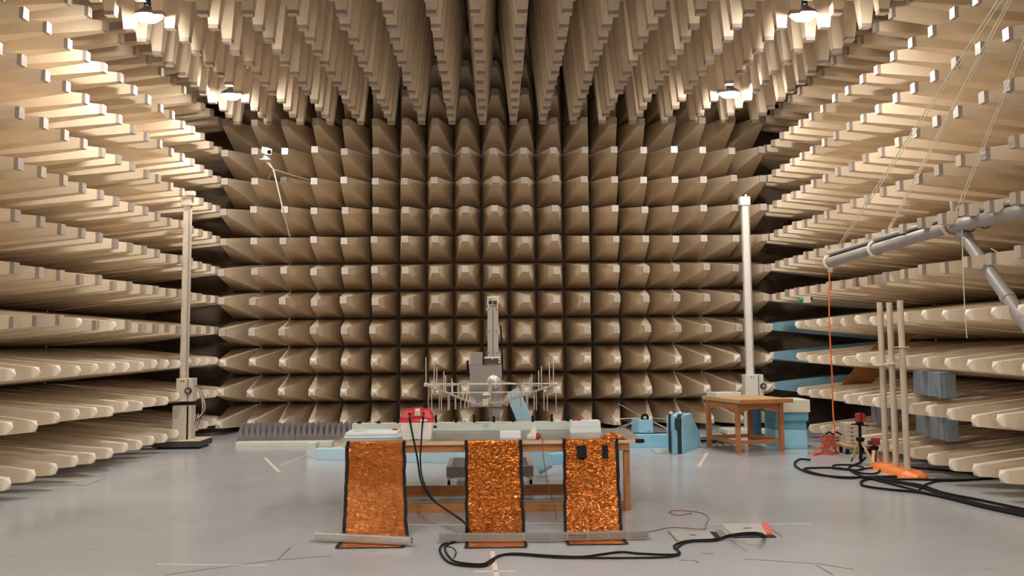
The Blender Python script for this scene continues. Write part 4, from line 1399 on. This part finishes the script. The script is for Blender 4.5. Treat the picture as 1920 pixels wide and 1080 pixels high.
tc0 = FL(1615, 873)
Yt = tc0.y
hz = AT(1614, 822, Yt).z
feet = [FL(1596, 866, 0.0), FL(1616, 862, 0.0) + Vector((0, 0.1, 0)), FL(1640, 875, 0.0)]
t = tripod(tc0, hz, feet, 'wooden tripod carrying a red laser instrument beside the drawer unit')
M().cyl((tc0.x, tc0.y, 0.05), (tc0.x, tc0.y, AT(1614, 797, Yt).z), 0.022, n=14).build('centre_post', 'black', t, smooth=True)
zp = AT(1614, 797, Yt).z
M().box((tc0.x, tc0.y, zp + 0.02), (0.10, 0.08, 0.04)).build('head', 'black', t, bevel=0.008)
M().cyl((tc0.x - 0.11, tc0.y, zp + 0.015), (tc0.x + 0.13, tc0.y, zp - 0.01), 0.010, n=8).build('handle', 'black', t, smooth=True)
z2 = AT(1615, 793, Yt).z
t = thing('laser_level', (tc0.x, tc0.y, zp + 0.042), 'red laser instrument on top of the taller tripod', 'instrument')
M().box((tc0.x + 0.01, tc0.y, zp + 0.105), (0.125, 0.10, 0.12)).build('body', 'dark_red', t, bevel=0.012)
M().box((tc0.x + 0.03, tc0.y - 0.01, zp + 0.178), (0.03, 0.04, 0.03)).build('aperture', 'black', t, bevel=0.004)
M().box((tc0.x + 0.008, tc0.y - 0.052, zp + 0.105), (0.012, 0.006, 0.11)).build('strip', 'black', t)

tc1 = FL(1638, 874) + Vector((0.04, 0.05, 0))
hz1 = AT(1638, 838, tc1.y).z
t = tripod(tc1, hz1, [FL(1636, 876, 0), FL(1655, 868, 0), FL(1634, 862, 0)], 'low wooden tripod with a red head beside the cream poles')
M().box((tc1.x + 0.02, tc1.y, hz1 + 0.075), (0.105, 0.09, 0.10)).build('head', 'dark_red', t, bevel=0.01)
M().box((tc1.x - 0.06, tc1.y - 0.01, hz1 + 0.06), (0.06, 0.05, 0.06)).build('knob', 'dark_metal', t, bevel=0.01)
M().cyl((tc1.x, tc1.y, 0.06), (tc1.x, tc1.y, hz1), 0.025, n=12).build('centre_post', 'dark_red', t, smooth=True)

dc = FL(1588, 853) + Vector((0.20, 0.26, 0))
t = thing('dolly', (dc.x, dc.y, 0), 'flat wooden dolly on casters under the drawer unit', 'dolly')
M().span((dc.x - 0.22, dc.y - 0.22, 0.115), (dc.x + 0.26, dc.y + 0.22, 0.15)).build('deck', 'wood_pale', t, bevel=0.004)
for sx in (-0.15, 0.19):
    for sy in (-0.15, 0.15):
        c = M().box((dc.x + sx, dc.y + sy, 0.098), (0.06, 0.05, 0.03)).build('caster', 'grey_metal', t)
        M().cyl((dc.x + sx - 0.015, dc.y + sy, 0.045), (dc.x + sx + 0.015, dc.y + sy, 0.045), 0.045, n=16).build('wheel', 'black', c, smooth=True)
t = thing('drawer_unit', (dc.x, dc.y, 0.152), 'grey five drawer unit standing on the wooden dolly', 'drawer unit')
M().span((dc.x - 0.155, dc.y - 0.12, 0.152), (dc.x + 0.18, dc.y + 0.17, 0.475)).build('cabinet', 'pvc', t, bevel=0.005)
for k in range(5):
    z0 = 0.16 + k * 0.0625
    dr_ = M().span((dc.x - 0.148, dc.y - 0.138, z0), (dc.x + 0.02, dc.y - 0.121, z0 + 0.056)).build('drawer', 'pvc', t, bevel=0.003)
    M().prism([(dc.x - 0.09, dc.y - 0.1385, z0 + 0.05), (dc.x - 0.04, dc.y - 0.1385, z0 + 0.05), (dc.x - 0.065, dc.y - 0.1385, z0 + 0.034)], (0, -0.004, 0)).build('grip', 'black', dr_)

# ------------------------------------------------------------------ foam blocks and a board among the right wall pyramids
for (pxa, pya), (pxb, pyb), X_, lab in (
        ((1713, 738), (1772, 699), 5.86, 'blue grey foam block wedged between pyramid rows right of the poles, the higher one'),
        ((1718, 812), (1776, 782), 5.86, 'blue grey foam block wedged between pyramid rows right of the poles, the lower one'),
        ((1634, 790), (1668, 765), 6.05, 'blue grey foam block wedged between pyramid rows behind the cream poles')):
    p = AX(pxa, pya, X_ + 0.0)
    q = AX(pxb, pya + 4, X_ - 0.12)
    ztop = AX(pxb, pyb, X_ - 0.05).z
    tag(M().prism([(p.x, p.y, p.z), (q.x, q.y, p.z), (q.x + 0.16, q.y + 0.02, p.z), (p.x + 0.16, p.y + 0.02, p.z)], (0, 0, ztop - p.z)).build('foam_block', 'blue_grey', bevel=0.008), lab, 'foam block', 'foam blocks in the right wall')
p0, p1 = AX(1664, 618, 6.35), AX(1572, 728, 6.15)
ww = Vector((0.0, 0.42, 0.0))
tag(M().prism([p1, p1 + Vector((0.42, -0.25, 0.0)), p0 + Vector((0.42, -0.25, 0)), p0], (0.0, 0.02, 0.0)).build('leaning_board', 'orange_board'), 'orange brown board leaning between the right wall pyramids behind the poles', 'board')
p = AX(1509, 568, 5.50)
t = thing('wall_sensor', p, 'small white sensor with a green end on a right wall pyramid', 'sensor')
M().box(p + Vector((0.03, 0, 0.055)), (0.13, 0.10, 0.11)).build('body', 'white_paint', t, bevel=0.008)
M().cyl(p + Vector((-0.10, 0, 0.06)), p + Vector((-0.036, 0, 0.06)), 0.05, n=14).build('end_cap', 'green', t, smooth=True)
M().box(p + Vector((0.11, -0.01, 0.075)), (0.03, 0.06, 0.05)).build('clip', 'black', t)

# ------------------------------------------------------------------ black cables on the right
CB = [
    ([(1480 + 170 / 4.364, 862), (1500, 861), (1490, 868), (1496, 877), (1520, 887), (1560, 893), (1600, 895), (1640, 895), (1682, 894)], 0.016, 'thick black cable making the widest loop by the red heap'),
    ([(1600, 881), (1560, 877), (1512, 878), (1512, 882), (1540, 890), (1585, 896), (1630, 894), (1680, 893)], 0.016, 'black cable loop lying inside the widest loop'),
    ([(1622, 858), (1610, 868), (1592, 876), (1598, 884), (1618, 893), (1650, 898), (1720, 899), (1800, 900), (1858, 897)], 0.016, 'black cable crossing from the tripod to the right wall pyramids'),
    ([(1560, 877), (1566, 872), (1600, 872), (1620, 877), (1612, 881), (1590, 881), (1560, 878)], 0.014, 'small black cable loop in front of the tripod'),
    ([(1612, 880), (1640, 877), (1650, 881), (1640, 888), (1615, 887), (1600, 882)], 0.014, 'round black cable coil against the orange foot'),
    ([(1640, 896), (1620, 900), (1614, 906), (1625, 912), (1670, 918), (1730, 924), (1790, 937), (1850, 952), (1925, 968)], 0.018, 'black cable of the floor bundle, the one nearest the camera'),
    ([(1632, 897), (1655, 903), (1690, 912), (1740, 925), (1800, 935), (1860, 950), (1925, 964)], 0.016, 'black cable of the floor bundle, second from the front'),
    ([(1636, 895), (1670, 902), (1720, 912), (1770, 928), (1830, 944), (1925, 960)], 0.016, 'black cable of the floor bundle, third from the front'),
    ([(1650, 896), (1690, 904), (1728, 910), (1770, 924), (1840, 938), (1925, 956)], 0.018, 'black cable of the floor bundle, the farthest from the camera'),
    ([(1724, 918), (1727, 913), (1742, 906), (1760, 902), (1800, 901), (1862, 897)], 0.014, 'short black cable branching from the bundle towards the wall'),
    ([(1655, 873), (1700, 876), (1750, 880), (1800, 884), (1835, 889), (1880, 894)], 0.018, 'black cable running under the right wall pyramids behind the poles'),
]
for pts, r, lab in CB:
    tag(M().tube([FL(x, y, r) for x, y in pts], r * 0.85).build('floor_cable', 'black_cable', smooth=True), lab, 'cable', 'black cables on the right floor')

# ------------------------------------------------------------------ floor hatches, plates, tapes
hp_ = [FL(1352, 984), FL(1446, 983), FL(1453, 1006), FL(1374, 1006)]
t = thing('floor_hatch', (hp_[0] + hp_[2]) / 2, 'open floor hatch with white cover and red stripe, cables going in', 'hatch')


def quad(name, pts, z0, z1, material, parent):
    return M().prism([Vector((q.x, q.y, z0)) for q in reversed(pts)], (0, 0, z1 - z0)).build(name, material, parent)


quad('cover', [FL(1352, 984), FL(1427, 983), FL(1437, 1003), FL(1372, 1003)], 0.001, 0.012, 'plate', t)
quad('red_stripe', [FL(1427, 982), FL(1440, 982), FL(1449, 1003), FL(1437, 1003)], 0.001, 0.014, 'tape_red', t)
quad('slot', [FL(1371, 1004), FL(1452, 1004), FL(1456, 1008.5), FL(1374, 1009)], 0.0005, 0.004, 'dark_hole', t)
quad('print', [FL(1393, 992), FL(1408, 991.5), FL(1409, 993.5), FL(1394, 994)], 0.012, 0.0135, 'seam', t)
hq = [FL(1254, 997), FL(1333, 997), FL(1352, 1014), FL(1271, 1016)]
t = thing('floor_hatch', (hq[0] + hq[2]) / 2, 'closed grey floor hatch with a dark grille, left of the open one', 'hatch')
quad('cover', [FL(1255, 997), FL(1329, 997), FL(1342, 1010), FL(1270, 1014)], 0.0005, 0.004, 'plate_grey', t)
quad('grille', [FL(1331, 998), FL(1343, 998), FL(1352, 1009), FL(1341, 1010)], 0.0005, 0.005, 'dark_hole', t)
for a_, b_ in (((1252, 997), (1269, 1015)), ((1255, 997), (1272, 1015)), ((1345, 996), (1358, 1008)), ((1349, 994), (1364, 1006))):
    strip('gap', FL(*a_), FL(*b_), 0.012, 'seam', t, 0.002, 0.003)
quad('print', [FL(1293, 1003), FL(1304, 1003), FL(1305, 1005), FL(1294, 1005)], 0.004, 0.0055, 'seam', t)


def tape(a_, b_, w, m_, lab):
    tag(strip('floor_tape', FL(*a_), FL(*b_), w, m_, None, 0.002, 0.003), lab, 'tape')


tape((496, 858), (523, 885), 0.05, 'tape_pink', 'pale pink tape mark on the left floor before the cream board')
tape((1326, 849), (1310, 875), 0.05, 'tape_pink', 'pale pink tape mark on the floor before the small wooden table')
tape((524, 873), (577, 852), 0.018, 'tape_white', 'thin white tape line leading to the mint foam block')
tape((923, 1034), (931, 1082), 0.04, 'tape_white', 'white tape mark running towards the camera at the bottom edge')
tape((888, 1072), (968, 1071), 0.02, 'tape_white', 'thin white tape crossing another tape at the bottom edge')
pp_ = [FL(0, 893), FL(198, 897), FL(160, 911), FL(-20, 908)]
tag(M().prism([Vector((q.x, q.y, 0.001)) for q in reversed(pp_)], (0, 0, 0.008)).build('floor_plate', 'plate_grey'), 'flat grey plate on the floor under the left wall pyramids', 'plate')
